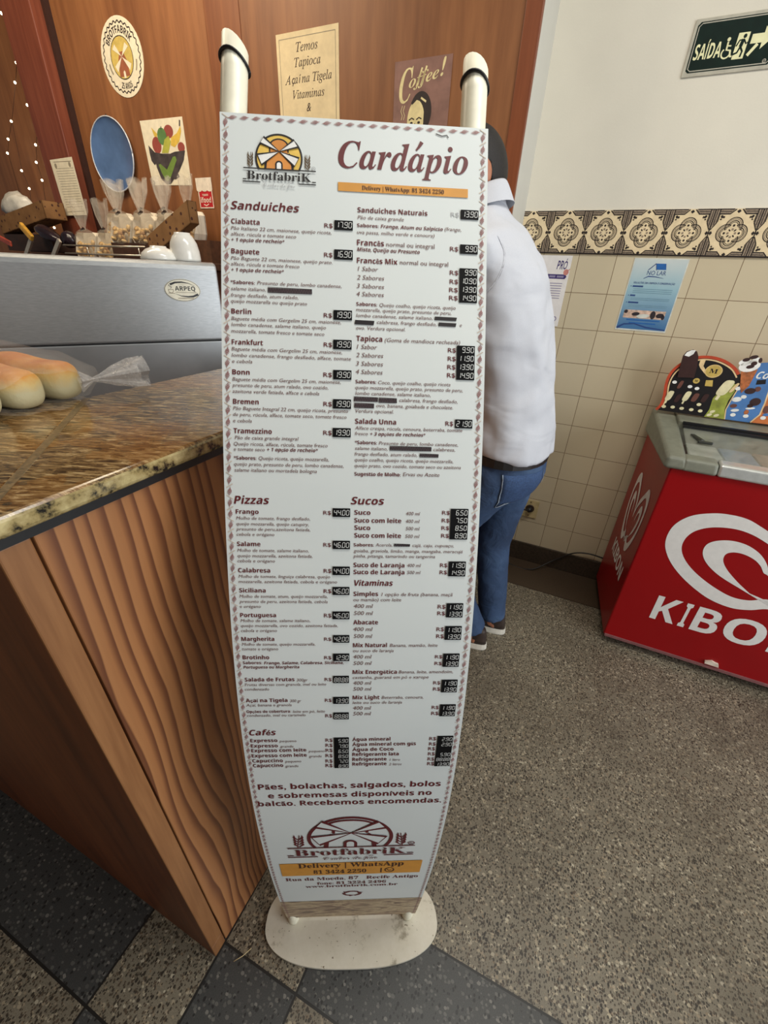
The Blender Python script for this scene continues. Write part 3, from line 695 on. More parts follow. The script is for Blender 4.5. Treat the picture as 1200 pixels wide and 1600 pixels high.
# measured layout of the printed sheet (mm)
PROFILE_Y = [-0.10975, -0.46271, -0.58811, 0.06357, 0.52384, 0.60856]
PROFILE_X = [0.00616, 0.01017, -0.02195, -0.04228, -0.04868]
MENU_LINES = [
('Sanduiches', 'BI', -155.1, -70.7, 1607.0, 10.07, 'm'),
('Ciabatta', 'B', -154.4, -119.6, 1589.5, 6.22, 'm'),
('Pão Italiano 22 cm, maionese, queijo ricota,', 'I', -154.8, -30.9, 1582.1, 4.36, 'm'),
('alface, rúcula e tomate seco', 'I', -154.8, -74.7, 1575.0, 4.36, 'm'),
('+ 1 opção de recheio*', 'BI', -154.4, -88.9, 1568.1, 4.36, 'm'),
('Baguete', 'B', -154.5, -120.1, 1553.2, 6.24, 'm'),
('Pão Baguete 22 cm, maionese, queijo prato.', 'I', -155.0, -29.5, 1545.5, 4.37, 'm'),
('alface, rúcula e tomate fresco', 'I', -155.0, -70.7, 1538.5, 4.38, 'm'),
('+ 1 opção de recheio*', 'BI', -154.6, -89.7, 1531.4, 4.38, 'm'),
('*Sabores:', 'B', -155.5, -125.8, 1516.2, 4.38, 'm'),
('Presunto de peru, lombo canadense,', 'I', -122.9, -18.0, 1516.5, 4.4, 'm'),
('salame italiano,', 'I', -155.2, -112.3, 1508.3, 4.38, 'm'),
('frango desfiado, atum ralado,', 'I', -155.2, -71.9, 1500.3, 4.39, 'm'),
('queijo mozzarella ou queijo prato', 'I', -155.2, -61.1, 1493.1, 4.39, 'm'),
('Berlin', 'B', -154.8, -130.1, 1479.7, 6.28, 'm'),
('Baguete média com Gergelim 25 cm, maionese,', 'I', -154.9, -18.5, 1471.7, 4.4, 'm'),
('lombo canadense, salame italiano, queijo', 'I', -154.9, -37.3, 1464.4, 4.4, 'm'),
('mozzarella, tomate fresco e tomate seco', 'I', -155.0, -39.4, 1456.3, 4.4, 'm'),
('Frankfurt', 'B', -154.5, -116.0, 1441.9, 6.29, 'm'),
('Baguete média com Gergelim 25 cm, maionese,', 'I', -154.8, -16.9, 1434.4, 4.41, 'm'),
('lombo canadense, frango desfiado, alface, tomate', 'I', -154.9, -5.7, 1426.7, 4.41, 'm'),
('e cebola', 'I', -154.2, -129.3, 1419.2, 4.42, 'm'),
('Bonn', 'B', -154.1, -132.6, 1405.0, 6.32, 'm'),
('Baguete média com Gergelim 25 cm, maionese,', 'I', -154.2, -18.5, 1397.1, 4.43, 'm'),
('presunto de peru, atum ralado, ovo cozido,', 'I', -154.1, -34.3, 1389.7, 4.44, 'm'),
('azeitona verde fatiada, alface e cebola', 'I', -154.2, -45.6, 1382.1, 4.44, 'm'),
('Bremen', 'B', -153.6, -121.7, 1368.6, 6.36, 'm'),
('Pão Baguete Integral 22 cm, queijo ricota, presunto', 'I', -153.7, -8.9, 1361.0, 4.46, 'm'),
('de peru, rúcula, alface, tomate seco, tomate fresco', 'I', -153.9, -10.8, 1353.4, 4.47, 'm'),
('e cebola', 'I', -153.7, -130.6, 1345.6, 4.48, 'm'),
('Tramezzino', 'B', -153.5, -105.6, 1332.0, 6.42, 'm'),
('Pão de caixa grande integral', 'I', -152.3, -71.6, 1324.4, 4.5, 'm'),
('Queijo ricota, alface, rúcula, tomate fresco', 'I', -153.5, -34.9, 1316.6, 4.51, 'm'),
('e tomate seco', 'I', -153.6, -114.7, 1309.9, 4.52, 'm'),
('+ 1 opção de recheio*', 'BI', -112.0, -47.2, 1310.2, 4.54, 'm'),
('*Sabores:', 'B', -153.8, -125.4, 1298.8, 4.54, 'm'),
('Queijo ricota, queijo mozzarella,', 'I', -122.6, -33.3, 1298.9, 4.56, 'm'),
('queijo prato, presunto de peru, lombo canadense,', 'I', -153.8, -14.3, 1291.0, 4.56, 'm'),
('salame italiano ou mortadela bologna', 'I', -153.5, -48.7, 1283.5, 4.57, 'm'),
('Pizzas', 'BI', -155.3, -110.1, 1242.1, 10.47, 'm'),
('Frango', 'B', -153.2, -124.0, 1229.1, 5.87, 'm'),
('Molho de tomate, frango desfiado,', 'I', -153.0, -57.7, 1221.4, 4.22, 'm'),
('queijo mozzarella, queijo catupiry,', 'I', -153.0, -59.6, 1213.9, 4.24, 'm'),
('presunto de peru,azeitona fatiada,', 'I', -153.2, -57.6, 1206.9, 4.26, 'm'),
('cebola e orégano', 'I', -153.2, -104.4, 1199.9, 4.28, 'm'),
('Salame', 'B', -153.1, -122.8, 1186.1, 6.04, 'm'),
('Molho de tomate, salame italiano,', 'I', -153.1, -59.9, 1178.3, 4.35, 'm'),
('queijo mozzarella, azeitona fatiada,', 'I', -153.1, -55.0, 1170.9, 4.37, 'm'),
('cebola e orégano', 'I', -153.4, -104.5, 1163.9, 4.4, 'm'),
('Calabresa', 'B', -153.1, -111.2, 1149.9, 6.23, 'm'),
('Molho de tomate, linguiça calabresa, queijo', 'I', -153.1, -31.8, 1142.4, 4.3, 'm'),
('mozzarella, azeitona fatiada, cebola e orégano', 'I', -153.5, -22.4, 1135.1, 4.33, 'm'),
('Siciliana', 'B', -153.0, -118.1, 1121.7, 6.03, 'm'),
('Molho de tomate, atum, queijo mozzarella,', 'I', -153.2, -35.4, 1114.0, 4.43, 'm'),
('presunto de peru, azeitona fatiada, cebola', 'I', -153.4, -35.4, 1106.5, 4.46, 'm'),
('e orégano', 'I', -153.4, -125.4, 1099.3, 4.5, 'm'),
('Portuguesa', 'B', -153.6, -105.5, 1085.6, 6.28, 'm'),
('Molho de tomate, salame italiano,', 'I', -153.6, -59.5, 1078.2, 4.42, 'm'),
('queijo mozzarella, ovo cozido, azeitona fatiada,', 'I', -153.7, -21.6, 1070.6, 4.46, 'm'),
('cebola e orégano', 'I', -153.9, -105.2, 1063.1, 4.5, 'm'),
('Margherita', 'B', -154.1, -109.3, 1049.3, 6.27, 'm'),
('Molho de tomate, queijo mozzarella,', 'I', -154.1, -53.1, 1041.8, 4.53, 'm'),
('tomate e orégano', 'I', -154.2, -104.6, 1034.4, 4.58, 'm'),
('Brotinho', 'B', -154.3, -117.7, 1020.0, 6.43, 'm'),
('Sabores:', 'B', -154.6, -127.9, 1012.1, 4.62, 'm'),
('Frango, Salame, Calabresa, Siciliana,', 'BI', -125.3, -13.7, 1011.6, 4.63, 'm'),
('Portuguesa ou Margherita', 'BI', -154.4, -76.3, 1004.8, 4.67, 'm'),
('Salada de Frutas', 'B', -153.9, -83.8, 983.0, 6.36, 'm'),
('300gr', 'I', -80.9, -65.1, 982.4, 4.87, 'm'),
('Frutas diversas com granola, mel ou leite', 'I', -154.5, -38.7, 975.0, 4.67, 'm'),
('condensado', 'I', -155.1, -120.6, 967.0, 4.73, 'm'),
('Açaí na Tigela', 'B', -155.2, -95.3, 946.0, 6.53, 'm'),
('300 gr', 'I', -92.0, -75.5, 945.3, 4.94, 'm'),
('Açaí, banana e granola', 'I', -155.5, -89.8, 938.1, 4.86, 'm'),
('Opções de cobertura:', 'B', -155.8, -91.3, 926.0, 5.09, 'm'),
('leite em pó, leite', 'I', -88.5, -41.4, 925.4, 5.0, 'm'),
('condensado, mel ou caramelo', 'I', -155.9, -69.9, 918.7, 5.03, 'm'),
('Cafés', 'BI', -155.6, -115.5, 881.5, 11.4, 'm'),
('Expresso', 'B', -155.2, -114.5, 867.1, 7.04, 'm'),
('pequeno', 'I', -111.6, -85.8, 866.2, 4.91, 'm'),
('Expresso', 'B', -155.4, -114.6, 855.6, 7.21, 'm'),
('grande', 'I', -111.4, -90.9, 854.6, 5.03, 'm'),
('Expresso com leite', 'B', -155.6, -71.7, 845.2, 7.37, 'm'),
('pequeno', 'I', -68.3, -43.1, 843.1, 5.17, 'm'),
('Expresso com leite', 'B', -156.0, -71.5, 833.6, 7.55, 'm'),
('grande', 'I', -68.2, -48.3, 831.4, 5.3, 'm'),
('Capuccino', 'B', -156.1, -109.1, 821.7, 7.74, 'm'),
('pequeno', 'I', -105.6, -80.7, 820.4, 5.41, 'm'),
('Capuccino', 'B', -156.2, -109.3, 810.4, 7.93, 'm'),
('grande', 'I', -106.3, -85.6, 809.1, 5.54, 'm'),
('Sanduiches Naturais', 'B', 1.7, 90.1, 1611.1, 6.29, 'm'),
('Pão de caixa grande', 'I', 1.7, 60.1, 1602.8, 4.41, 'm'),
('Sabores:', 'B', 1.2, 28.3, 1593.0, 4.42, 'm'),
('Frango, Atum ou Salpicão', 'BI', 31.0, 110.0, 1593.2, 4.43, 'm'),
('(frango,', 'I', 112.5, 133.6, 1593.7, 4.47, 'm'),
('uva passa, milho verde e cenoura)', 'I', 1.2, 99.4, 1584.6, 4.42, 'm'),
('Francês', 'B', 1.2, 35.2, 1570.5, 7.12, 'm'),
('normal ou integral', 'R', 38.2, 99.6, 1570.6, 5.56, 'm'),
('Misto, Queijo ou Presunto', 'BI', 1.3, 80.8, 1563.2, 4.75, 'm'),
('Francês Mix', 'B', 1.2, 52.4, 1548.6, 6.74, 'm'),
('normal ou integral', 'R', 55.6, 117.4, 1549.1, 5.58, 'm'),
('1 Sabor', 'I', 2.2, 28.1, 1538.8, 5.56, 'm'),
('2 Sabores', 'I', 1.3, 35.8, 1528.0, 5.56, 'm'),
('3 Sabores', 'I', 1.0, 35.8, 1517.4, 5.56, 'm'),
('4 Sabores', 'I', 0.7, 35.6, 1507.4, 5.57, 'm'),
('Sabores:', 'B', 0.7, 27.1, 1495.5, 4.46, 'm'),
('Queijo coalho, queijo ricota, queijo', 'I', 30.0, 127.7, 1495.3, 4.47, 'm'),
('mozzarella, queijo prato, presunto de peru,', 'I', 0.4, 122.0, 1488.5, 4.46, 'm'),
('lombo canadense, salame italiano,', 'I', 0.5, 98.1, 1481.3, 4.46, 'm'),
('calabresa, frango desfiado,', 'I', 26.9, 103.2, 1473.8, 4.48, 'm'),
('e', 'I', 133.4, 136.0, 1474.0, 4.52, 'm'),
('ovo. Verdura opcional.', 'I', 0.6, 63.3, 1465.8, 4.47, 'm'),
('Tapioca', 'B', 1.0, 34.0, 1451.5, 6.79, 'm'),
('(Goma de mandioca recheada)', 'I', 37.2, 134.1, 1451.6, 4.97, 'm'),
('1 Sabor', 'I', 1.5, 27.6, 1441.7, 5.59, 'm'),
('2 Sabores', 'I', 0.8, 35.5, 1431.3, 5.6, 'm'),
('3 Sabores', 'I', 0.5, 35.3, 1420.7, 5.61, 'm'),
('4 Sabores', 'I', 0.5, 34.9, 1410.4, 5.61, 'm'),
('Sabores:', 'B', 0.3, 26.8, 1398.6, 4.5, 'm'),
('Coco, queijo coalho, queijo ricota', 'I', 29.3, 122.5, 1398.3, 4.51, 'm'),
('queijo mozzarella, queijo prato, presunto de peru,', 'I', 0.0, 138.8, 1391.3, 4.5, 'm'),
('lombo canadense, salame italiano,', 'I', 0.1, 97.2, 1384.1, 4.51, 'm'),
('calabresa, frango desfiado,', 'I', 56.7, 132.5, 1376.8, 4.54, 'm'),
('ovo, banana, goiabada e chocolate.', 'I', 27.1, 126.6, 1369.1, 4.53, 'm'),
('Verdura opcional.', 'I', 0.6, 49.5, 1361.7, 4.53, 'm'),
('Salada Unna', 'B', 0.2, 53.0, 1347.7, 6.49, 'm'),
('Alface crespa, rúcula, cenoura, beterraba, tomate', 'I', 0.0, 139.7, 1340.2, 4.39, 'm'),
('fresco', 'I', 0.1, 16.8, 1333.1, 4.4, 'm'),
('+ 3 opções de recheios*', 'BI', 19.7, 91.6, 1333.1, 4.41, 'm'),
('*Sabores:', 'B', 0.1, 28.5, 1321.7, 4.58, 'm'),
('Presunto de peru, lombo canadense,', 'I', 31.0, 134.5, 1321.5, 4.43, 'm'),
('salame italiano,', 'I', 0.2, 42.3, 1314.4, 4.42, 'm'),
('calabresa,', 'I', 102.2, 130.9, 1314.9, 4.47, 'm'),
('frango desfiado, atum ralado,', 'I', -0.1, 81.3, 1307.1, 4.43, 'm'),
('queijo coalho, queijo ricota, queijo mozzarella,', 'I', -0.0, 128.8, 1299.7, 4.44, 'm'),
('queijo prato, ovo cozido, tomate seco ou azeitona', 'I', -0.2, 139.2, 1292.1, 4.46, 'm'),
('Sugestão de Molho:', 'B', -0.1, 60.0, 1281.1, 4.81, 'm'),
('Ervas ou Azeite', 'I', 63.0, 111.3, 1281.7, 4.84, 'm'),
('Sucos', 'BI', -4.7, 39.3, 1243.5, 10.11, 'm'),
('Suco', 'B', 0.1, 21.3, 1230.0, 6.12, 'm'),
('400 ml', 'I', 68.3, 87.1, 1230.1, 4.63, 'm'),
('Suco com leite', 'B', 0.2, 62.3, 1219.5, 6.16, 'm'),
('400 ml', 'I', 68.2, 87.0, 1219.8, 4.65, 'm'),
('Suco', 'B', 0.3, 21.4, 1209.6, 6.2, 'm'),
('500 ml', 'I', 68.4, 87.3, 1209.9, 4.68, 'm'),
('Suco com leite', 'B', 0.3, 62.5, 1199.2, 6.25, 'm'),
('500 ml', 'I', 67.9, 87.3, 1199.4, 4.72, 'm'),
('Sabores:', 'B', -0.4, 26.5, 1187.2, 4.38, 'm'),
('Acerola,', 'I', 28.7, 51.0, 1187.4, 4.39, 'm'),
('cajá, caju, cupuaçu,', 'I', 78.2, 134.2, 1187.2, 4.41, 'm'),
('goiaba, graviola, limão, manga, mangaba, maracujá', 'I', -0.4, 146.8, 1179.1, 4.41, 'm'),
('pinha, pitanga, tamarindo ou tangerina', 'I', -0.6, 109.3, 1171.8, 4.43, 'm'),
('Suco de Laranja', 'B', -0.5, 68.2, 1158.4, 6.27, 'm'),
('400 ml', 'I', 71.7, 90.6, 1159.0, 4.69, 'm'),
('Suco de Laranja', 'B', -0.4, 68.5, 1148.5, 6.33, 'm'),
('500 ml', 'I', 72.0, 90.6, 1149.0, 4.73, 'm'),
('Vitaminas', 'BI', 0.8, 53.2, 1132.0, 8.25, 'm'),
('Simples', 'B', -0.2, 33.4, 1117.2, 6.33, 'm'),
('1 opção de fruta (banana, maçã', 'I', 37.8, 136.4, 1117.3, 4.86, 'm'),
('ou mamão) com leite', 'I', -0.3, 65.3, 1109.4, 4.89, 'm'),
('400 ml', 'I', 0.2, 26.7, 1099.5, 5.7, 'm'),
('500 ml', 'I', 0.2, 26.9, 1088.9, 5.77, 'm'),
('Abacate', 'B', -0.1, 34.1, 1074.7, 6.64, 'm'),
('400 ml', 'I', -0.3, 26.9, 1064.4, 5.94, 'm'),
('500 ml', 'I', 0.2, 26.6, 1053.5, 6.02, 'm'),
('Mix Natural', 'B', -0.4, 47.4, 1039.0, 6.55, 'm'),
('Banana, mamão, leite', 'I', 51.3, 119.6, 1039.3, 5.04, 'm'),
('ou suco de laranja', 'I', -0.4, 57.1, 1030.9, 4.97, 'm'),
('400 ml', 'I', -0.1, 26.3, 1020.5, 5.99, 'm'),
('500 ml', 'I', -0.0, 26.5, 1009.8, 6.08, 'm'),
('Mix Energética', 'B', -0.6, 63.2, 994.6, 6.76, 'm'),
('Banana, leite, amendoim,', 'I', 65.7, 144.8, 995.0, 5.27, 'm'),
('castanha, guaraná em pó e xarope', 'I', -0.5, 109.8, 986.1, 5.09, 'm'),
('400 ml', 'I', 0.2, 26.7, 975.8, 6.19, 'm'),
('500 ml', 'I', 0.2, 26.9, 965.2, 6.3, 'm'),
('Mix Light', 'B', -0.4, 39.0, 949.5, 7.05, 'm'),
('Beterraba, cenoura,', 'I', 42.1, 104.0, 949.9, 5.31, 'm'),
('leite ou suco de laranja', 'I', -0.6, 72.6, 940.9, 5.26, 'm'),
('400 ml', 'I', 0.1, 27.1, 930.0, 6.57, 'm'),
('500 ml', 'I', 0.2, 27.3, 919.1, 6.7, 'm'),
('Água mineral', 'B', -0.5, 58.1, 866.6, 7.27, 'm'),
('Água mineral com gás', 'B', -0.5, 98.5, 855.7, 7.44, 'm'),
('Água de Coco', 'B', -0.4, 64.0, 844.3, 7.47, 'm'),
('Refrigerante lata', 'B', -0.4, 72.7, 833.0, 7.65, 'm'),
('Refrigerante', 'B', -0.4, 53.8, 821.3, 7.69, 'm'),
('1 litro', 'I', 58.6, 75.3, 820.2, 5.48, 'm'),
('Refrigerante', 'B', -0.3, 54.2, 810.2, 7.72, 'm'),
('2 litros', 'I', 58.3, 78.4, 809.4, 5.61, 'm'),
('Pães, bolachas, salgados, bolos', 'B', -153.5, 146.9, 753.0, 14.13, 'm'),
('e sobremesas disponíveis no', 'B', -139.5, 133.8, 728.0, 13.9, 'm'),
('balcão. Recebemos encomendas.', 'B', -158.3, 152.7, 704.8, 14.27, 'm'),
('Delivery | WhatsApp: 81 3424 2250', 'SS', 7.2, 110.8, 1638.5, 5.09, 'k'),
('Delivery | WhatsApp', 'SS', -107.7, 104.5, 448.2, 22.49, 'k'),
('81 3424 2250', 'SS', -78.6, 29.3, 412.4, 19.86, 'k'),
('Rua da Moeda, 87   Recife Antigo', 'SR', -139.3, 141.0, 367.9, 18.43, 'm'),
('fone: 81 3224 2496', 'SR', -74.6, 74.1, 337.0, 17.05, 'm'),
('www.brotfabrik.com.br', 'SR', -100.9, 100.9, 316.5, 15.89, 'm'),
('R$', 'R2', -39.7, -29.3, 1590.2, 5.66, 'm'),
('R$', 'R2', -40.0, -29.5, 1554.1, 5.68, 'm'),
('R$', 'R2', -40.2, -29.8, 1479.3, 5.71, 'm'),
('R$', 'R2', -40.1, -29.6, 1442.9, 5.73, 'm'),
('R$', 'R2', -40.4, -29.6, 1405.4, 5.75, 'm'),
('R$', 'R2', -40.3, -29.5, 1368.8, 5.79, 'm'),
('R$', 'R2', -40.4, -29.6, 1332.5, 5.84, 'm'),
('R$', 'R2', -40.4, -30.3, 1229.5, 5.26, 'm'),
('R$', 'R2', -40.5, -30.4, 1186.4, 5.41, 'm'),
('R$', 'R2', -40.3, -30.0, 1150.3, 5.58, 'm'),
('R$', 'R2', -40.5, -30.2, 1121.4, 5.73, 'm'),
('R$', 'R2', -40.4, -30.3, 1085.4, 5.96, 'm'),
('R$', 'R2', -40.6, -30.6, 1049.5, 5.23, 'm'),
('R$', 'R2', -40.8, -30.8, 1019.7, 5.45, 'm'),
('R$', 'R2', -40.8, -30.9, 982.8, 5.76, 'm'),
('R$', 'R2', -41.0, -31.2, 945.5, 6.14, 'm'),
('R$', 'R2', -40.9, -30.8, 916.0, 6.47, 'm'),
('R$', 'R2', -41.6, -30.8, 865.8, 7.13, 'm'),
('R$', 'R2', -41.8, -31.0, 854.7, 7.29, 'm'),
('R$', 'R2', -42.0, -31.1, 843.5, 7.46, 'm'),
('R$', 'R2', -42.3, -31.3, 831.4, 7.65, 'm'),
('R$', 'R2', -42.6, -31.5, 818.7, 7.86, 'm'),
('R$', 'R2', -42.9, -31.7, 807.8, 8.05, 'm'),
('R$', 'R2', 119.4, 130.1, 1568.7, 5.77, 'm'),
('R$', 'R2', 119.5, 130.5, 1539.0, 5.78, 'm'),
('R$', 'R2', 119.5, 130.4, 1527.8, 5.79, 'm'),
('R$', 'R2', 119.1, 130.2, 1517.4, 5.79, 'm'),
('R$', 'R2', 119.0, 130.1, 1507.3, 5.8, 'm'),
('R$', 'R2', 118.6, 128.9, 1441.3, 5.82, 'm'),
('R$', 'R2', 118.5, 128.8, 1430.6, 5.83, 'm'),
('R$', 'R2', 118.2, 128.7, 1420.0, 5.83, 'm'),
('R$', 'R2', 118.1, 128.6, 1409.6, 5.84, 'm'),
('R$', 'R2', 117.3, 127.4, 1348.0, 5.91, 'm'),
('R$', 'R2', 116.6, 126.9, 1231.7, 5.33, 'm'),
('R$', 'R2', 116.5, 126.8, 1221.3, 5.36, 'm'),
('R$', 'R2', 116.5, 126.8, 1211.0, 5.4, 'm'),
('R$', 'R2', 116.5, 127.0, 1200.5, 5.44, 'm'),
('R$', 'R2', 116.8, 126.8, 1159.3, 5.61, 'm'),
('R$', 'R2', 116.7, 126.8, 1149.3, 5.66, 'm'),
('R$', 'R2', 116.5, 127.3, 1098.9, 5.96, 'm'),
('R$', 'R2', 116.5, 127.2, 1088.9, 6.02, 'm'),
('R$', 'R2', 116.6, 127.2, 1064.3, 6.2, 'm'),
('R$', 'R2', 116.9, 127.5, 1053.3, 6.29, 'm'),
('R$', 'R2', 117.0, 127.5, 1020.4, 5.52, 'm'),
('R$', 'R2', 117.0, 127.7, 1009.2, 5.61, 'm'),
('R$', 'R2', 117.3, 127.7, 975.5, 5.91, 'm'),
('R$', 'R2', 117.7, 128.2, 964.4, 6.02, 'm'),
('R$', 'R2', 118.0, 128.6, 929.9, 6.39, 'm'),
('R$', 'R2', 118.1, 129.0, 918.4, 6.53, 'm'),
('R$', 'R2', 118.9, 129.5, 865.9, 7.22, 'm'),
('R$', 'R2', 119.3, 129.8, 854.3, 7.39, 'm'),
('R$', 'R2', 118.8, 129.6, 843.4, 7.56, 'm'),
('R$', 'R2', 119.4, 130.0, 831.6, 7.75, 'm'),
('R$', 'R2', 119.6, 130.2, 819.4, 7.95, 'm'),
('R$', 'R2', 119.9, 130.7, 808.0, 8.14, 'm'),
('R$', 'R2', 120.2, 130.5, 1611.6, 5.73, 'g'),
]
PRICES = [
(-27.1, -4.3, 1588.2, 1599.4, '17.90'),
(-27.3, -4.2, 1551.8, 1563.5, '16.90'),
(-27.8, -4.8, 1477.0, 1488.5, '19.90'),
(-28.0, -5.1, 1440.5, 1451.8, '19.90'),
(-27.9, -5.1, 1402.7, 1414.1, '19.90'),
(-28.1, -5.3, 1366.2, 1377.6, '19.90'),
(-28.3, -5.5, 1330.2, 1341.4, '19.90'),
(-28.1, -5.5, 1227.0, 1238.0, '44.00'),
(-28.1, -5.5, 1183.6, 1194.6, '46.00'),
(-28.3, -5.5, 1147.5, 1159.0, '44.00'),
(-28.4, -5.9, 1119.0, 1130.1, '46.00'),
(-28.6, -5.7, 1083.1, 1094.2, '46.00'),
(-28.1, -5.8, 1046.9, 1058.1, '42.00'),
(-28.3, -5.7, 1017.2, 1028.7, '12.90'),
(-28.6, -6.1, 979.8, 991.5, '88.88'),
(-29.0, -6.0, 942.3, 954.2, '13.90'),
(-28.8, -6.2, 912.7, 925.0, '88.88'),
(-28.7, -6.2, 806.0, 874.5, '5.90,7.90,6.50,8.50,7.20,8.90'),
(132.7, 155.4, 1609.2, 1620.4, '13.90'),
(132.4, 154.9, 1566.1, 1577.1, '9.90'),
(132.1, 154.7, 1504.7, 1547.4, '9.90,10.90,13.90,14.90'),
(130.1, 153.1, 1406.9, 1450.0, '9.90,11.90,13.90,14.90'),
(129.9, 152.3, 1345.3, 1356.2, '21.90'),
(128.0, 151.4, 1198.4, 1239.7, '6.50,7.50,8.50,8.90'),
(128.6, 151.6, 1146.7, 1167.4, '11.90,14.90'),
(128.8, 151.6, 1086.0, 1106.9, '11.90,13.90'),
(128.8, 151.9, 1050.9, 1072.1, '11.90,13.90'),
(128.8, 151.9, 1006.6, 1028.1, '11.90,13.90'),
(129.6, 152.7, 961.7, 983.6, '11.90,13.90'),
(130.5, 153.7, 916.4, 938.4, '11.90,13.90'),
(131.6, 155.7, 806.2, 874.9, '2.90,2.90,,5.90,88.88,13.90'),
]
SCRIBBLES = [(-109.7, -55.0, 1507.0, 1513.6, 's'), (100.4, 129.4, 1480.9, 1485.7, 'k'), (-1.3, 23.7, 1471.8, 1477.6, 'k'), (105.5, 128.8, 1473.5, 1478.5, 'k'), (-1.5, 29.0, 1375.8, 1381.8, 's'), (30.1, 53.4, 1374.9, 1381.3, 's'), (-1.0, 24.2, 1367.6, 1373.8, 's'), (45.2, 99.6, 1314.4, 1320.3, 's'), (84.3, 109.1, 1306.6, 1311.3, 's'), (53.3, 74.7, 1187.6, 1191.3, 's')]

# ------------------------------------------------------------------ the tall bowed menu stand
ZZ = np.linspace(-1.49, 0.34, 1200)
OY = np.polyval(PROFILE_Y, np.minimum(ZZ, 0.17)); OX = np.polyval(PROFILE_X, np.minimum(ZZ, 0.17))
slope = float(np.polyval(np.polyder(PROFILE_Y), 0.17)); OY = OY + np.maximum(0, ZZ - 0.17) * slope * 1.02
SS = np.concatenate([[0], np.cumsum(np.sqrt(np.diff(ZZ) ** 2 + np.diff(OY) ** 2 + np.diff(OX) ** 2))]) * 1000
ST = Vector((math.cos(math.radians(3.5)), math.sin(math.radians(3.5)), 0))
S35, C35 = math.sin(math.radians(3.5)), math.cos(math.radians(3.5))
_s = np.arange(-20, int(SS[-1]) + 2, 1.0); _z = np.interp(_s, SS, ZZ); _y = np.interp(_z, ZZ, OY); _x = np.interp(_z, ZZ, OX)
_z[_s < 0] = ZZ[0] + _s[_s < 0] / 1000
_ty = np.gradient(_y); _tz = np.gradient(_z); _l = np.hypot(_ty, _tz)
BT = [tuple(map(float, r)) for r in zip(_x, _y, _z, _ty / _l, _tz / _l)] + [(0, 0, 0, 0, 1)]
def B(u, s, d=0.0):
    """banner sheet: u mm from its middle line, s mm up along it, d metres off its front"""
    i = int(s); f = s - i; i += 20
    x, y, z, ty, tz = BT[i]; x2, y2, z2, ty2, tz2 = BT[i + 1]
    ux = u / 1000.0; ty += (ty2 - ty) * f; tz += (tz2 - tz) * f
    return Vector((x + (x2 - x) * f + ST.x * ux + S35 * tz * d, y + (y2 - y) * f + ST.y * ux - C35 * tz * d, z + (z2 - z) * f + EYE + ty * d))

stand = thing('menu_stand', 'tall bowed white menu stand headed Cardápio, standing on the floor by the counter corner', 'menu', (-0.037, 0.435, 0))
sheet = NT('banner_vinyl'); v = sheet.coord()
sheet.col(sheet.ramp(sheet.noise(v, 3, 3), [(0.3, (218, 225, 224)), (0.7, (226, 232, 230))])); sheet.rough(0.45); sheet.p.inputs['Specular IOR Level'].default_value = 0.35
S0, S1, UW = 27.0, 1722.5, 167.0
b = MB(); n = 90
vs = []
for i in range(n + 1):
    s = S0 + (S1 - S0) * i / n
    vs += [B(-UW, s, 0), B(UW, s, 0), B(UW, s, -0.003), B(-UW, s, -0.003)]
fs = []
for i in range(n):
    for k in range(4): fs.append((i * 4 + k, i * 4 + (k + 1) % 4, i * 4 + 4 + (k + 1) % 4, i * 4 + 4 + k))
fs += [(3, 2, 1, 0), (4 * n, 4 * n + 1, 4 * n + 2, 4 * n + 3)]
b.add(vs, fs)
panel = b.build('panel', sheet.m, stand)
polew = mat('cream_plastic_tube', (232, 228, 206), 0.35, var=0.03)
for u, top in ((-157.0, 0.268), (152.0, 0.262)):
    pts = []
    zz = list(np.linspace(-1.485, top, 40))
    for z in zz:
        s = float(np.interp(z, ZZ, SS)); pts.append(B(u, s, -0.0225))
    b = MB(); rad = [0.0165] * 40
    b.tube(pts, rad, 20, 0, caps=True)
    # slanted top cut: the rim is higher on the far left side
    m = 20
    for j in range(m):
        for ri in (39,):
            p = Vector(b.v[ri * m + j]); c = pts[39]; off = (p - c)
            b.v[ri * m + j] = tuple(p + (pts[39] - pts[38]).normalized() * (-0.55 * off.dot(ST) - 0.012 - 9.0 * off.dot(ST) ** 2 - 3 * abs(off.y) * abs(off.y)))
    pole = b.build('pole', polew, stand)
    # black cord round the top
    zc = top - 0.034; c = B(u, float(np.interp(zc, ZZ, SS)), -0.0225); t = (pts[39] - pts[38]).normalized()
    fwd = Vector((0, -1, 0)); fwd = (fwd - t * fwd.dot(t)).normalized(); sd = t.cross(fwd)
    sd = ST
    rp = []
    for j in range(33):
        a = 2 * math.pi * j / 32; o2 = ST * (0.0178 * math.cos(a)) + fwd * (0.0178 * math.sin(a))
        rp.append(c + o2 + t * (0.004 + (-0.30 * o2.dot(ST)) - 6.0 * (o2.dot(ST)) ** 2 * 2.2))
    b = MB(); b.tube(rp, 0.0019, 8); b.build('cord', black, pole)
    # short foot that meets the base plate
    fb = B(u * 0.975, 12, -0.012); b = MB()
    b.lathe([(0.014, 0.0), (0.015, 0.012), (0.0135, 0.03), (0.012, 0.05)], (fb.x, fb.y - 0.006, 0.012), 16); b.build('foot', polew, pole)
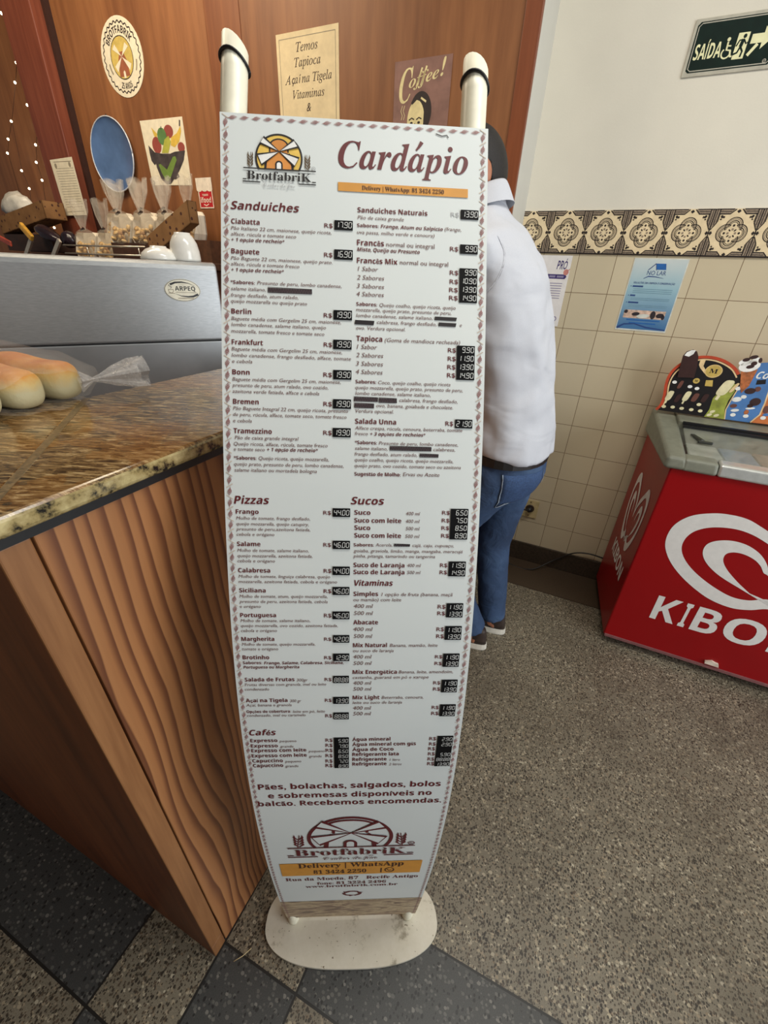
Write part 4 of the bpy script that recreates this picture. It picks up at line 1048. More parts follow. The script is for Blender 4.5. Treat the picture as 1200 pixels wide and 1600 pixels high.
# base plate: rounded, deeper in front
basem = NT('worn_white_base'); v = basem.coord()
dirt = basem.ramp(basem.noise(v, 18, 6, 0.7), [(0.30, (150, 142, 122)), (0.42, (212, 206, 188)), (0.75, (224, 219, 204))])
basem.col(basem.mix(basem.math('GREATER_THAN', basem.noise(v, 120, 3), 0.70), dirt, (128, 116, 96))); basem.rough(0.5)
bc = Vector((-0.036, 0.430, 0)); out = []
for i in range(64):
    a = 2 * math.pi * i / 64; ca, sa = math.cos(a), math.sin(a)
    e = 2.7
    x = 0.226 * abs(ca) ** (2 / e) * (1 if ca > 0 else -1); y = (0.108 if sa > 0 else 0.084) * abs(sa) ** (2 / (2.1 if sa < 0 else 2.6)) * (1 if sa > 0 else -1)
    out.append((x * math.cos(0.05) - y * math.sin(0.05), x * math.sin(0.05) + y * math.cos(0.05)))
b = MB(); b.prism(out, lambda u, v, d=0.0: Vector((bc.x + u, bc.y + v, d)), 0.0, 0.012)
b.build('base_plate', basem.m, stand, bevel=0.004, segs=3)

# lettering on the sheet
inkg = mat('faded_brown_ink', (112, 74, 72), 0.6, var=0.03); inkk = mat('dark_brown_ink', (70, 40, 26), 0.6); pgray = mat('pale_gray_ink', (176, 178, 180), 0.6)
OFF = 0.0006
b = MB()
for txt, st, u0, u1, s, cap, col in MENU_LINES:
    mi = {'m': 0, 'g': 3, 'k': 2}[col]
    if st in ('I', 'R'): mi = 1
    b.text(txt, st, B, u0, u1, s, cap * (0.94 if st in ('B', 'BI', 'R2') else 1.0), OFF if col != 'k' else 0.0014, mi)
b.build('menu_lettering', [maroon, inkg, inkk, pgray], panel)
# heading
b = MB()
b.text('Cardapio', 'SI', B, -22.5, 141.5, 1664.7, 32.5, OFF, 0)
b.stroke([(75.2, 1690.5), (78.5, 1694.5), (82.5, 1701)], [1.8, 3.0, 4.8], B, OFF, 0)
b.build('heading', maroon, panel)
# orange strips
b = MB(); b.poly([(-22.7, 1635.9), (141.6, 1635.9), (141.6, 1646.6), (-22.7, 1646.6)], B, OFF + 0.0003); b.build('orange_strip', orange, panel)
b = MB()
for k in range(4):
    s0, s1 = 402 + 17.4 * k, 402 + 17.4 * (k + 1)
    b.poly([(-143.5, s0), (141.5, s0), (141.5, s1), (-143.5, s1)], B, OFF + 0.0003)
b.build('orange_strip', orange, panel)
b = MB()
b.ring(77, 424, 9, 2.4, B, 0.0014, n=20, ry=12); b.stroke([(60, 410), (60, 436)], 2.5, B, 0.0014); b.stroke([(72, 428), (76, 420), (81, 424)], 2.5, B, 0.0014)
b.build('chat_symbol', inkk, panel)

def windmill(cx, cy, r, mono, name, tagtxt):
    yl, og, wh = (mat('mill_yellow', (234, 196, 92), 0.55), mat('mill_orange', (216, 142, 66), 0.55), mat('mill_white', (240, 240, 236), 0.5))
    ln = maroon if mono else mat('mill_black', (26, 22, 24), 0.55)
    L = lambda u, v, d=0.0: B(cx + u * r, cy + v * r, d)
    b = MB(); w = 0.085 if mono else 0.075; g = -0.5
    a0 = math.degrees(math.asin(g))
    if not mono:
        pts = [(math.cos(math.radians(a)), math.sin(math.radians(a))) for a in np.linspace(a0, 180 - a0, 40)]
        b.poly(pts, L, OFF, 1)
        b.poly([(-0.62, g), (0.62, g), (0.56, 0.02), (0.40, 0.22), (0.40, 0.52), (0.2, 0.78), (-0.2, 0.78), (-0.40, 0.52), (-0.40, 0.22), (-0.56, 0.02)], L, OFF + 0.0002, 2)
    b.ring(0, 0, 1.0, w, L, OFF + 0.0003, 0, a0, 180 - a0, 48)
    if mono: b.ring(0.0, 0.62, 0.55, w * 0.8, L, OFF + 0.0003, 0, 20, 160, 20, ry=0.26)
    else: b.ring(0.0, 0.45, 0.42, w * 0.8, L, OFF + 0.0003, 0, 0, 180, 20, ry=0.36)
    for sx in (-1, 1):
        b.stroke([(sx * 0.60, g), (sx * 0.56, 0.0), (sx * 0.42, 0.2)], w * 1.3, L, OFF + 0.0004, 0)
        b.stroke([(sx * 0.40, 0.25), (sx * 0.40, 0.5)], w * 0.8, L, OFF + 0.0004, 0)
    door = [(-0.13, g), (0.13, g), (0.13, g + 0.22)] + [(0.13 * math.cos(a), g + 0.22 + 0.13 * math.sin(a)) for a in np.linspace(0.3, math.pi - 0.3, 8)] + [(-0.13, g + 0.22)]
    b.poly(door, L, OFF + 0.0005, 3); b.stroke(door[1:] + [(-0.13, g)], w * 0.9, L, OFF + 0.0006, 0)
    hub = (0.02, 0.27)
    for q in ([(-0.82, 0.59), (-0.66, 0.86)], [(-0.94, 0.10), (-0.75, -0.34)], [(0.84, 0.50), (0.66, 0.80)], [(0.88, 0.04), (0.68, -0.34)]):
        p = [hub, q[0], q[1]]
        ar = (p[1][0] - p[0][0]) * (p[2][1] - p[0][1]) - (p[1][1] - p[0][1]) * (p[2][0] - p[0][0])
        if ar < 0: p = [p[0], p[2], p[1]]
        b.poly(p, L, OFF + 0.0007, 3); b.stroke(p, w * 1.1, L, OFF + 0.0009, 0, True)
    b.stroke([(-1.55, g), (1.62, g)], 0.05, L, OFF + 0.0009, 0)
    for sx in (-1, 1):
        for k in range(4):
            y0 = g + 0.06 + 0.13 * k
            for s2 in (-1, 1): b.stroke([(sx * 1.25, y0), (sx * 1.25 + s2 * 0.10, y0 + 0.13), (sx * 1.25 + s2 * 0.09, y0 + 0.26)], [0.02, 0.06, 0.01], L, OFF + 0.0004, 4 if not mono else 0)
        b.stroke([(sx * 1.3, g), (sx * 1.22, g + 0.7)], 0.02, L, OFF + 0.0004, 4 if not mono else 0)
    b.text('BrotfabriK', 'SS', L, -1.40, 1.42, g - 0.47, 0.36, OFF + 0.0009, 0)
    for y in (-0.965, -1.07): b.stroke([(-1.58, y), (-0.82 if y < -1 else -1.42, y)], 0.045, L, OFF + 0.0004, 0)
    for y in (-0.965, -1.07): b.stroke([(0.86 if y < -1 else 1.45, y), (1.62, y)], 0.045, L, OFF + 0.0004, 0)
    b.text('O sabor do pao', 'SC', L, -0.68, 0.70, g - 0.77, 0.20, OFF + 0.0009, 5)
    b.stroke([(0.47, g - 0.585), (0.51, g - 0.56), (0.55, g - 0.585), (0.59, g - 0.56)], 0.03, L, OFF + 0.0009, 5)
    b.ring(1.52, g + 0.13, 0.075, 0.025, L, OFF + 0.0004, 5, n=16); b.text('R', 'R', L, 1.485, 1.555, g + 0.095, 0.07, OFF + 0.0004, 5)
    b.build(name, [ln, yl, og, wh if not mono else sheet.m, mat('wheat_brown', (92, 70, 40), 0.6), pgray if not mono else maroon], panel)
windmill(-95.5, 1671.2, 28.0, False, 'logo', '')
windmill(-3.5, 586.0, 76.0, True, 'logo', '')
# recycling mark
b = MB()
for k in range(3):
    a = math.radians(90 + 120 * k)
    R2 = lambda u, v, d=0.0, a=a: B(0.5 + (u * math.cos(a) - v * math.sin(a)) * 1.0, 262 + (u * math.sin(a) + v * math.cos(a)) * 0.92, d)
    b.stroke([(14, -14), (18, -4), (18, 5), (13, 13)], 7, R2, OFF); b.poly([(18, 20), (3, 17), (12, 6)], R2, OFF)
b.build('recycling_symbol', maroon, panel)
# strip of bread photo along the bottom
br = NT('bread_photo_print'); v = br.coord('Object', (6, 1, 22))
f = br.noise(v, 1.6, 5, 0.6, 2.2)
br.col(br.ramp(f, [(0.32, (92, 70, 58)), (0.45, (150, 124, 100)), (0.55, (198, 178, 142)), (0.66, (120, 92, 72)), (0.8, (84, 66, 60))])); br.rough(0.45)
b = MB()
for k in range(8):
    s0, s1 = 28 + 22.2 * k, 28 + 22.2 * (k + 1)
    b.poly([(-UW, s0), (UW, s0), (UW, s1), (-UW, s1)], B, OFF * 0.7)
b.build('bread_photo_strip', br.m, panel)
# leaf border
leafm = mat('leaf_border_ink', (152, 104, 102), 0.6); leaft = mat('leaf_border_tan', (206, 190, 174), 0.6)
b = MB()
def leaf(fn, flip):
    # fn maps (along 0..1, across -1..1)
    for k in range(5):
        t0 = 0.08 + 0.15 * k; wd = [0.35, 0.85, 0.95, 0.7, 0.35][k]
        for sd in (-1, 1):
            b.poly([(t0, sd * 0.06), (t0 + 0.10, sd * 0.08), (t0 + 0.26, sd * wd), (t0 + 0.14, sd * wd * 0.9)][::sd], fn, OFF, 0)
    b.stroke([(0.0, 0.0), (0.98, 0.0)], 0.12, fn, OFF, 0)
pitch = 14.6; k = 0; s = 40.0
while s < 1706:
    for su in (-1, 1):
        fl_ = (k % 2 == 0)
        leaf((lambda u, v, d=0.0, s=s, su=su, fl_=fl_: B(su * 160.2 + v * 3.0 + (0.5 if fl_ else -0.5) * (u - 0.5) * 4, s + (u if fl_ else 1 - u) * 12.6, d)), fl_)
        q0 = -1 if fl_ else 1
        b.stroke([(su * 160.2 - 4 * q0, s + 11.0), (su * 160.2 + 4 * q0, s + 16.0)], 1.0, B, OFF * 0.8, 1)
    s += pitch; k += 1
for k in range(22):
    u0 = -158 + 14.4 * k; fl_ = (k % 2 == 0)
    leaf((lambda u, v, d=0.0, u0=u0, fl_=fl_: B(u0 + (u if fl_ else 1 - u) * 12.6, 1716.5 + v * 2.6 + (1 if fl_ else -1) * (u - 0.5) * 2, d)), fl_)
b.build('leaf_border', [leafm, leaft], panel)
# price displays with seven-segment figures
SEG = {'0': 'abcdef', '1': 'bc', '2': 'abged', '3': 'abgcd', '4': 'fgbc', '5': 'afgcd', '6': 'afgedc', '7': 'abc', '8': 'abcdefg', '9': 'abcdfg'}
segw = mat('price_figures', (214, 216, 214), 0.5, var=0.02); dispk = mat('price_plate_black', (16, 16, 18), 0.6, var=0.1, spec=0.12); segd = mat('price_unlit', (38, 39, 42), 0.6, spec=0.15)
def seven(b, ch, x, y, w, h, fn, mi):
    sk = 0.10 * h; t = 0.13 * w + 0.35
    P = {'a': ((0, 1), (1, 1)), 'b': ((1, 1), (1, .5)), 'c': ((1, .5), (1, 0)), 'd': ((0, 0), (1, 0)), 'e': ((0, .5), (0, 0)), 'f': ((0, 1), (0, .5)), 'g': ((0, .5), (1, .5))}
    for s_ in SEG[ch]:
        (xa, ya), (xb, yb) = P[s_]
        k = 0.08
        xa, xb, ya, yb = xa + (xb - xa) * k, xb - (xb - xa) * k, ya + (yb - ya) * k, yb - (yb - ya) * k
        b.stroke([(x + xa * w + ya * sk, y + ya * h), (x + xb * w + yb * sk, y + yb * h)], t, fn, 0.0017, mi)
for u0, u1, s0, s1, pr in PRICES:
    rows = pr.split(','); b = MB()
    for k in range(max(1, int((s1 - s0) / 24))):
        m = max(1, int((s1 - s0) / 24)); a, c = s0 + (s1 - s0) * k / m, s0 + (s1 - s0) * (k + 1) / m
        b.prism([(u0, a), (u1, a), (u1, c), (u0, c)], B, 0.0002, 0.0011, 0)
    b.stroke([(u0, s0), (u1, s0), (u1, s1), (u0, s1)], 0.5, B, 0.0012, 2, True)
    rh = (s1 - s0) / len(rows); W_d = u1 - u0; cw = W_d * 0.185
    for i, r in enumerate(rows):
        y = s1 - rh * (i + 1) + rh * 0.20; h = rh * 0.60
        if not r: continue
        digs = r.replace('.', '').rjust(4)
        for j, ch in enumerate(digs):
            if ch == ' ': continue
            x = u0 + W_d * (0.07 + 0.225 * j) + (0.03 * W_d if j > 1 else 0)
            seven(b, ch, x, y, cw * 0.78, h, B, 1)
        x = u0 + W_d * 0.508; b.poly([(x, y - 0.3), (x + 1.0, y - 0.3), (x + 1.0, y + 0.7), (x, y + 0.7)], B, 0.0017, 1)
    b.build('price_display', [dispk, segw, segd], panel)
# words crossed out with a marker
mk = mat('black_marker', (30, 24, 28), 0.5); mk2 = mat('scribbled_marker', (74, 60, 64), 0.5)
rs = random.Random(3)
for u0, u1, s0, s1, k in SCRIBBLES:
    b = MB()
    if k == 'k':
        b.poly([(u0, s0 + 0.4), (u1 - 1, s0), (u1, s1 - 0.4), (u0 + 0.6, s1)], B, OFF + 0.0002, 0)
    else:
        b.poly([(u0, s0 + 0.8), (u1, s0 + 0.6), (u1, s1 - 0.8), (u0, s1 - 0.5)], B, OFF + 0.0001, 1)
        nn = max(6, int((u1 - u0) / 1.6))
        b.stroke([(u0 + (u1 - u0) * i / nn, (s0 + s1) / 2 + (s1 - s0) * 0.42 * (1 if i % 2 else -1) * rs.uniform(0.5, 1)) for i in range(nn + 1)], 0.9, B, OFF + 0.0003, 0)
        b.stroke([(u0, s1), (u1, s1 - 0.6)], 0.6, B, OFF + 0.0003, 0); b.stroke([(u0, s0), (u1, s0 + 0.4)], 0.6, B, OFF + 0.0003, 0)
    b.build('marker_scribble', [mk, mk2], panel)
b = MB(); b.stroke([(100, 1712), (108, 1709.5), (114, 1711), (116, 1708)], 1.2, B, OFF + 0.0002, 0)
b.build('pen_mark', mk, panel)
for ch in list(stand.children): ch.location = Vector(ch.location) - Vector(stand.location)

# ------------------------------------------------------------------ counter
CO = Vector((-0.373, 0.360, 0)); E1 = Vector((math.cos(math.radians(66.2)), math.sin(math.radians(66.2)), 0)); E2 = Vector((math.cos(math.radians(156.8)), math.sin(math.radians(156.8)), 0))
N1 = Vector((E1.y, -E1.x, 0)); N2 = Vector((-E2.y, E2.x, 0)); N2 = -N2 if N2.y > 0 else N2
LEAN = Vector((-0.014, -0.024, 0)) / 1.24                       # the counter leans out a little towards its top
def cp(a, c, z): p = CO + E1 * a + E2 * c + LEAN * z; return Vector((p.x, p.y, z))
ZT = EYE - 0.219; ZG = ZT - 0.024; ZK = ZG - 0.013
counter = thing('bar_counter', 'pine bar counter with striped wood grain, turning a corner beside the menu stand', 'counter', tuple(CO))
def striped_pine():
    """plain-sawn softwood: growth lines that wander and crowd together to one side"""
    t = NT('striped_pine'); tc = t.n('TexCoord'); sep = t.n('SeparateXYZ'); t.l(tc.outputs['Object'], sep.inputs[0])
    mp = t.n('Mapping'); t.l(tc.outputs['Object'], mp.inputs[0]); mp.inputs['Scale'].default_value = (1, 1, 0.22)
    big = t.noise(mp.outputs[0], 4.2, 2, 0.5); small = t.noise(mp.outputs[0], 22, 2, 0.5)
    x = t.math('ADD', sep.outputs[0], t.math('MULTIPLY_ADD', big, 0.17, -0.085)); x = t.math('ADD', x, t.math('MULTIPLY', small, 0.010))
    ph = t.math('ADD', t.math('MULTIPLY', x, 34.0), t.math('MULTIPLY', t.math('MULTIPLY', x, x), 46.0))
    f = t.math('FRACT', t.math('ADD', ph, 20.0))
    c = t.ramp(f, [(0.0, (168, 116, 72)), (0.45, (158, 106, 64)), (0.80, (104, 60, 34)), (0.93, (92, 50, 28)), (1.0, (164, 112, 68))])
    fib = t.n('Mapping'); t.l(tc.outputs['Object'], fib.inputs[0]); fib.inputs['Scale'].default_value = (1, 1, 0.02)
    c = t.mix(t.math('MULTIPLY', t.noise(fib.outputs[0], 160, 3), 0.3), c, (118, 74, 44))
    kn = t.n('TexVoronoi'); kn.inputs['Scale'].default_value = 3.2; t.l(mp.outputs[0], kn.inputs['Vector'])
    c = t.mix(t.math('LESS_THAN', kn.outputs['Distance'], 0.035), c, (40, 20, 12))
    t.col(c); t.rough(0.45); return t.m
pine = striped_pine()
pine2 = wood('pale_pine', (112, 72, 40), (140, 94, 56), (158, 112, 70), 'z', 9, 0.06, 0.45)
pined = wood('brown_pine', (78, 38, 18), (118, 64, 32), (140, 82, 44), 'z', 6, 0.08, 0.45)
Lc = 1.70
b = MB(); b.prism([(0.02, 0.012), (Lc, 0.012), (Lc, 0.30), (0.32, 0.30), (0.32, 1.1), (0.012, 1.1), (0.012, 0.02)], lambda u, v, d=0.0: cp(u, v, d), 0.0, ZK); b.build('body', pined, counter, weld=True)
def turned(b, name, m, origin, ang, **kw):
    """panel modelled in its own frame so that the grain runs with it"""
    M2 = Matrix.Rotation(-ang, 2); lx = LEAN.x * math.cos(ang) + LEAN.y * math.sin(ang); ly = -LEAN.x * math.sin(ang) + LEAN.y * math.cos(ang)
    b.v = [(x + lx * z, y + ly * z, z) for x, y, z in b.v]
    o = b.build(name, m, counter, **kw); o.location = origin; o.rotation_euler = (0, 0, ang); return o
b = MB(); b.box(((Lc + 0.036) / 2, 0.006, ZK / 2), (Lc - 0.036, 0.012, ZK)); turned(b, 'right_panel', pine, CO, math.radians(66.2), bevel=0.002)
b = MB(); b.box((0.0165, 0.006, ZK / 2 + 0.03), (0.033, 0.014, ZK - 0.06)); turned(b, 'corner_board', pine2, CO, math.radians(66.2), bevel=0.002)
b = MB(); b.box((0.0165, 0.006, 0.0295), (0.033, 0.014, 0.058)); turned(b, 'corner_block', pine2, CO, math.radians(66.2), bevel=0.002)
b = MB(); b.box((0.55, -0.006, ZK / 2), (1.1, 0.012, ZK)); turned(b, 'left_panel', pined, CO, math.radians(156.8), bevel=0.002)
b = MB(); b.prism([(-0.004, -0.003), (Lc, -0.003), (Lc, 0.30), (0.32, 0.30), (0.32, 1.1), (-0.004, 1.1)], lambda u, v, d=0.0: cp(u, v, d), ZK, ZG); b.build('black_strip', black, counter, weld=True)
for ch in list(counter.children): ch.location = Vector(ch.location) - CO

def granite():
    t = NT('veined_brown_granite')
    tc = t.n('TexCoord'); mp = t.n('Mapping'); t.l(tc.outputs['Object'], mp.inputs[0])
    mp.inputs['Rotation'].default_value = (0, 0, math.radians(-75)); mp.inputs['Scale'].default_value = (0.2, 1, 0.6)
    v = mp.outputs[0]
    a = t.noise(v, 150, 9, 0.72, 0.8)
    c = t.noise(tc.outputs['Object'], 7, 4)
    base = t.ramp(a, [(0.36, (30, 23, 16)), (0.45, (84, 64, 40)), (0.54, (134, 108, 70)), (0.66, (194, 172, 128))])
    base = t.mix(t.math('MULTIPLY', t.math('GREATER_THAN', c, 0.52), 0.22), base, (156, 100, 30))
    # cut rim shows rounder dark and pale patches
    sep = t.n('SeparateXYZ'); g = t.n('NewGeometry'); t.l(g.outputs['Normal'], sep.inputs[0])
    side = t.math('LESS_THAN', sep.outputs[2], 0.55)
    e = t.ramp(t.noise(tc.outputs['Object'], 45, 5, 0.6), [(0.38, (28, 26, 24)), (0.48, (150, 132, 88)), (0.7, (196, 180, 132))])
    t.col(t.mix(side, base, e)); t.rough(0.16); t.p.inputs['Specular IOR Level'].default_value = 0.6
    return t.m
gran = granite()
OV = 0.012; IN = 0.335
top = thing('granite_worktop', 'polished brown granite worktop with streaked grain on the pine bar counter', 'worktop', tuple(cp(0.1, 0.1, ZG)))
b = MB(); b.prism([(-OV, -OV), (1.72, -OV), (1.72, IN), (IN, IN)], lambda u, v, d=0.0: cp(u, v, d), ZG, ZT); b.build('right_slab', gran, top, bevel=0.006, segs=3, weld=True)
b = MB(); b.prism([(-OV, -OV + 0.0015), (IN, IN + 0.0015), (IN, 1.12), (-OV, 1.12)], lambda u, v, d=0.0: cp(u, v, d), ZG, ZT); o = b.build('left_slab', gran, top, bevel=0.006, segs=3, weld=True)
b = MB(); b.stroke([(-OV + 0.007, -OV + 0.008), (IN - 0.006, IN - 0.005)], 0.017, lambda u, v, d=0.0: cp(u, v, d), ZT - 0.0004); b.build('mitre_joint', mat('joint_filler', (104, 86, 58), 0.3, var=0.3, scale=200), top)
rehang(top)

# ------------------------------------------------------------------ bread in a bag
crust = NT('bread_crust'); tc = crust.n('TexCoord'); g = crust.n('NewGeometry')
sep = crust.n('SeparateXYZ'); crust.l(tc.outputs['Generated'], sep.inputs[0])
n_ = crust.noise(tc.outputs['Object'], 26, 4)
f = crust.math('ADD', sep.outputs[2], crust.math('MULTIPLY_ADD', n_, 0.5, -0.25))
crust.col(crust.ramp(f, [(0.40, (206, 198, 160)), (0.62, (214, 186, 124)), (0.80, (210, 146, 62)), (0.98, (192, 112, 40))])); crust.rough(0.55)
crust.bump(crust.noise(tc.outputs['Object'], 130, 4), 0.25, 0.003)
def roll(cx, cy, ln, w, h, name, label, seed):
    r = random.Random(seed); rings = []; m = 20
    ax = E2 * 0.62 + Vector((-0.75, 0.25, 0)) ; ax.normalize(); sd = Vector((-ax.y, ax.x, 0))
    prof = [0.05, 0.62, 0.88, 0.98, 1.0, 1.0, 1.0, 0.98, 0.9, 0.7, 0.1]
    for i, p in enumerate(prof):
        t = [-0.02, 0.0, 0.05, 0.14, 0.3, 0.5, 0.7, 0.84, 0.93, 0.98, 1.0][i] * ln
        c = Vector((cx, cy, ZT + h * 0.5)) + ax * t; ring = []
        for j in range(m):
            a = 2 * math.pi * j / m; ca, sa = math.cos(a), math.sin(a)
            e = 0.75
            x = w / 2 * abs(ca) ** e * (1 if ca > 0 else -1); z = h / 2 * abs(sa) ** e * (1 if sa > 0 else -1)
            if sa > 0: z *= 1.0 + 0.12 * math.sin(t * 40 + seed)
            ring.append(c + sd * (x * p * (1 + 0.03 * r.uniform(-1, 1))) + Vector((0, 0, z * p if sa > 0 else z * (0.35 + 0.65 * p))))
        rings.append(ring)
    b = MB(); b.loft(rings); o = b.build(name, crust.m, subsurf=1); return tag(o, label, 'bread', 'bread rolls in the clear bag')
rolls = [(-0.562, 0.742, 'right hand bread roll in the clear bag, nearest the twisted bag neck'), (-0.582, 0.676, 'middle bread roll in the clear bag on the granite worktop'), (-0.601, 0.610, 'left hand bread roll in the clear bag, cut by the picture edge')]
for i, (x, y, lb) in enumerate(rolls): roll(x, y, 0.20, 0.066, 0.068, 'bread_roll', lb, i + 2)
film = glass('clear_film', (236, 232, 226), 0.11, 0.1)
bag = thing('plastic_bag', 'clear plastic bag holding bread rolls, its twisted neck pointing to the menu stand', 'bag', (-0.64, 0.66, ZT))
ax = (E2 * 0.62 + Vector((-0.75, 0.25, 0))).normalized(); sd = Vector((-ax.y, ax.x, 0))
b = MB(); rings = []
for t, wv, hv in ((-0.022, 0.15, 0.060), (0.0, 0.215, 0.078), (0.05, 0.225, 0.088), (0.12, 0.225, 0.094), (0.2, 0.21, 0.085), (0.24, 0.17, 0.06)):
    c = Vector((-0.569, 0.678, ZT + 0.003)) + ax * t
    rings.append([c + sd * (wv / 2 * math.cos(a)) + Vector((0, 0, hv * (0.5 + 0.5 * math.sin(a)) + 0.003 * math.sin(7 * a + t * 60))) for a in [2 * math.pi * j / 26 for j in range(26)]])
b.loft(rings, caps=False); b.build('sleeve', film, bag)
b = MB(); rings = []
p0 = Vector((-0.530, 0.758, ZT + 0.036)); dirn = Vector((0.62, 0.72, 0.06)).normalized(); s2 = Vector((-dirn.y, dirn.x, 0))
for t, wv, hv in ((-0.02, 0.024, 0.03), (0.0, 0.006, 0.006), (0.012, 0.010, 0.012), (0.035, 0.030, 0.028), (0.065, 0.044, 0.046), (0.088, 0.050, 0.054)):
    c = p0 + dirn * t
    rings.append([c + s2 * (wv / 2 * math.cos(a) * (1 + 0.28 * math.sin(5 * a))) + Vector((0, 0, hv / 2 * math.sin(a) * (1 + 0.3 * math.cos(4 * a + t * 40)))) for a in [2 * math.pi * j / 30 for j in range(30)]])
b.loft(rings, caps=False, smooth=False); b.build('twisted_neck', glass('crumpled_film', (240, 238, 236), 0.34, 0.12), bag)
rehang(bag)

# ------------------------------------------------------------------ coffee machine on the back counter
MT = Vector((math.cos(math.radians(32)), math.sin(math.radians(32)), 0)); MN = Vector((MT.y, -MT.x, 0))
MP = Vector((-0.548, 1.380, 0))
def mp(a, z, d=0.0): p = MP + MT * a - MN * d; return Vector((p.x, p.y, z + EYE))
steel = NT('brushed_steel'); v = steel.coord('Object', (1, 1, 9))
steel.col(steel.ramp(steel.noise(v, 60, 4), [(0.3, (166, 170, 173)), (0.7, (184, 188, 190))])); steel.p.inputs['Metallic'].default_value = 0.6; steel.rough(0.42)
steel2 = mat('plain_steel', (172, 176, 179), 0.42, 0.6, var=0.06, scale=8)
machine = thing('coffee_machine', 'wide steel coffee machine with an oval badge, behind the granite worktop', 'machine', tuple(mp(-0.27, -0.47, 0.2)))
AL, AR = -0.56, 0.036
prof = [(0.0, -0.197), (0.0, -0.008), (0.003, 0.002), (0.010, 0.008), (0.024, 0.011), (0.36, 0.012), (0.37, 0.004), (0.37, -0.197)]
def slab(prof, name, m, bev=0.004):
    b = MB(); k = len(prof)
    vs = [mp(AL, z, d) for d, z in prof] + [mp(AR, z, d) for d, z in prof]
    fs = [tuple(range(k))[::-1], tuple(range(k, 2 * k))] + [(i, (i + 1) % k, (i + 1) % k + k, i + k) for i in range(k)]
    b.add(vs, fs); return b.build(name, m, machine, bevel=bev, segs=3, weld=True)
slab(prof, 'upper_panel', steel.m, 0.006)
slab([(0.004, -0.46), (0.004, -0.199), (0.36, -0.199), (0.36, -0.46)], 'lower_panel', steel2)
for a in (AL + 0.04, AR - 0.04):
    for d in (0.04, 0.32):
        b = MB(); b.tube([mp(a, -0.505, d), mp(a, -0.455, d)], 0.018, 14); b.build('foot', black, machine)
# oval badge
bx, bz = -0.066, -0.061
MF = lambda u, v, d=0.0: mp(bx + u, bz + v, -d)
b = MB(); n = 40
b.prism([(0.0475 * math.cos(2 * math.pi * i / n), 0.0285 * math.sin(2 * math.pi * i / n)) for i in range(n)], MF, 0.0002, 0.0015, 0)
b.stroke([(0.0462 * math.cos(2 * math.pi * i / n), 0.0272 * math.sin(2 * math.pi * i / n)) for i in range(n)], 0.001, MF, 0.0018, 1, True)
b.text('ARPEQ', 'B', MF, -0.020, 0.034, -0.001, 0.0105, 0.0018, 1)
b.stroke([(-0.031, 0.014), (-0.018, 0.019), (0.0, 0.0205), (0.018, 0.018), (0.033, 0.011)], [0.0052, 0.0045, 0.0034, 0.0016, 0.0004], MF, 0.0018, 1)
b.stroke([(-0.022, -0.0085), (-0.006, -0.0145), (0.012, -0.0165), (0.026, -0.0155), (0.040, -0.010)], [0.0004, 0.0018, 0.0036, 0.0048, 0.0058], MF, 0.0018, 1)
b.stroke([(-0.020, -0.0055), (0.036, -0.0055)], 0.0012, MF, 0.0018, 2); b.stroke([(-0.016, -0.0205), (0.026, -0.0205)], 0.0018, MF, 0.0018, 2)
b.ring(-0.031, -0.001, 0.0062, 0.0016, MF, 0.0018, 2, 150, 390, 14); b.stroke([(-0.038, 0.001), (-0.024, 0.001)], 0.0012, MF, 0.0018, 2)
b.stroke([(-0.039, -0.0075), (-0.022, -0.0085)], 0.0014, MF, 0.0018, 2); b.stroke([(-0.031, 0.004), (-0.028, 0.008), (-0.035, 0.011), (-0.034, 0.014)], 0.0014, MF, 0.0018, 1)
b.build('badge', [mat('cream_badge', (230, 226, 206), 0.35), black, ink_gray], machine)
rehang(machine)
# the lower counter it stands on
bcn = thing('back_counter', 'low dark wood counter behind the bar, under the steel coffee machine', 'counter', tuple(mp(-0.3, -EYE, 0.25)))
b = MB(); vs = [mp(a, z, d) for z in (-EYE, -0.53) for a, d in ((-0.66, 0.02), (0.10, 0.02), (0.10, 0.44), (-0.66, 0.44))]
b.add(vs, [(0, 3, 2, 1), (4, 5, 6, 7), (0, 1, 5, 4), (1, 2, 6, 5), (2, 3, 7, 6), (3, 0, 4, 7)]); b.build('cabinet', pined, bcn)
b = MB(); vs = [mp(a, z, d) for z in (-0.53, -0.505) for a, d in ((-0.67, 0.0), (0.11, 0.0), (0.11, 0.45), (-0.67, 0.45))]
b.add(vs, [(0, 3, 2, 1), (4, 5, 6, 7), (0, 1, 5, 4), (1, 2, 6, 5), (2, 3, 7, 6), (3, 0, 4, 7)]); b.build('top', mat('dark_worktop', (60, 58, 56), 0.3), bcn)
rehang(bcn)
# white china on the machine
china = mat('white_china', (232, 230, 222), 0.15, var=0.02, spec=0.7)
def MPX(px, z): return px
cup = thing('coffee_cup', 'white coffee cup upside down on top of the steel coffee machine', 'cup', tuple(mp(-0.032, 0.012, 0.07)))
c0 = mp(-0.032, 0.012, 0.07)
b = MB(); b.lathe([(0.040, 0.0), (0.041, 0.006), (0.040, 0.025), (0.036, 0.045), (0.028, 0.060), (0.022, 0.066), (0.021, 0.070), (0.001, 0.070)], c0, 28); b.build('body', china, cup)
b = MB(); b.tube([c0 - MN * 0.037 + V(0, 0, 0.044), c0 - MN * 0.055 + V(0, 0, 0.046), c0 - MN * 0.060 + V(0, 0, 0.030), c0 - MN * 0.052 + V(0, 0, 0.014), c0 - MN * 0.039 + V(0, 0, 0.014)], 0.004, 8); b.build('handle', china, cup)
rehang(cup)
c0 = mp(-0.100, 0.012, 0.08)
b = MB(); b.lathe([(0.050, 0.0), (0.051, 0.005), (0.046, 0.016), (0.034, 0.026), (0.022, 0.030), (0.021, 0.034), (0.001, 0.034)], c0, 28)
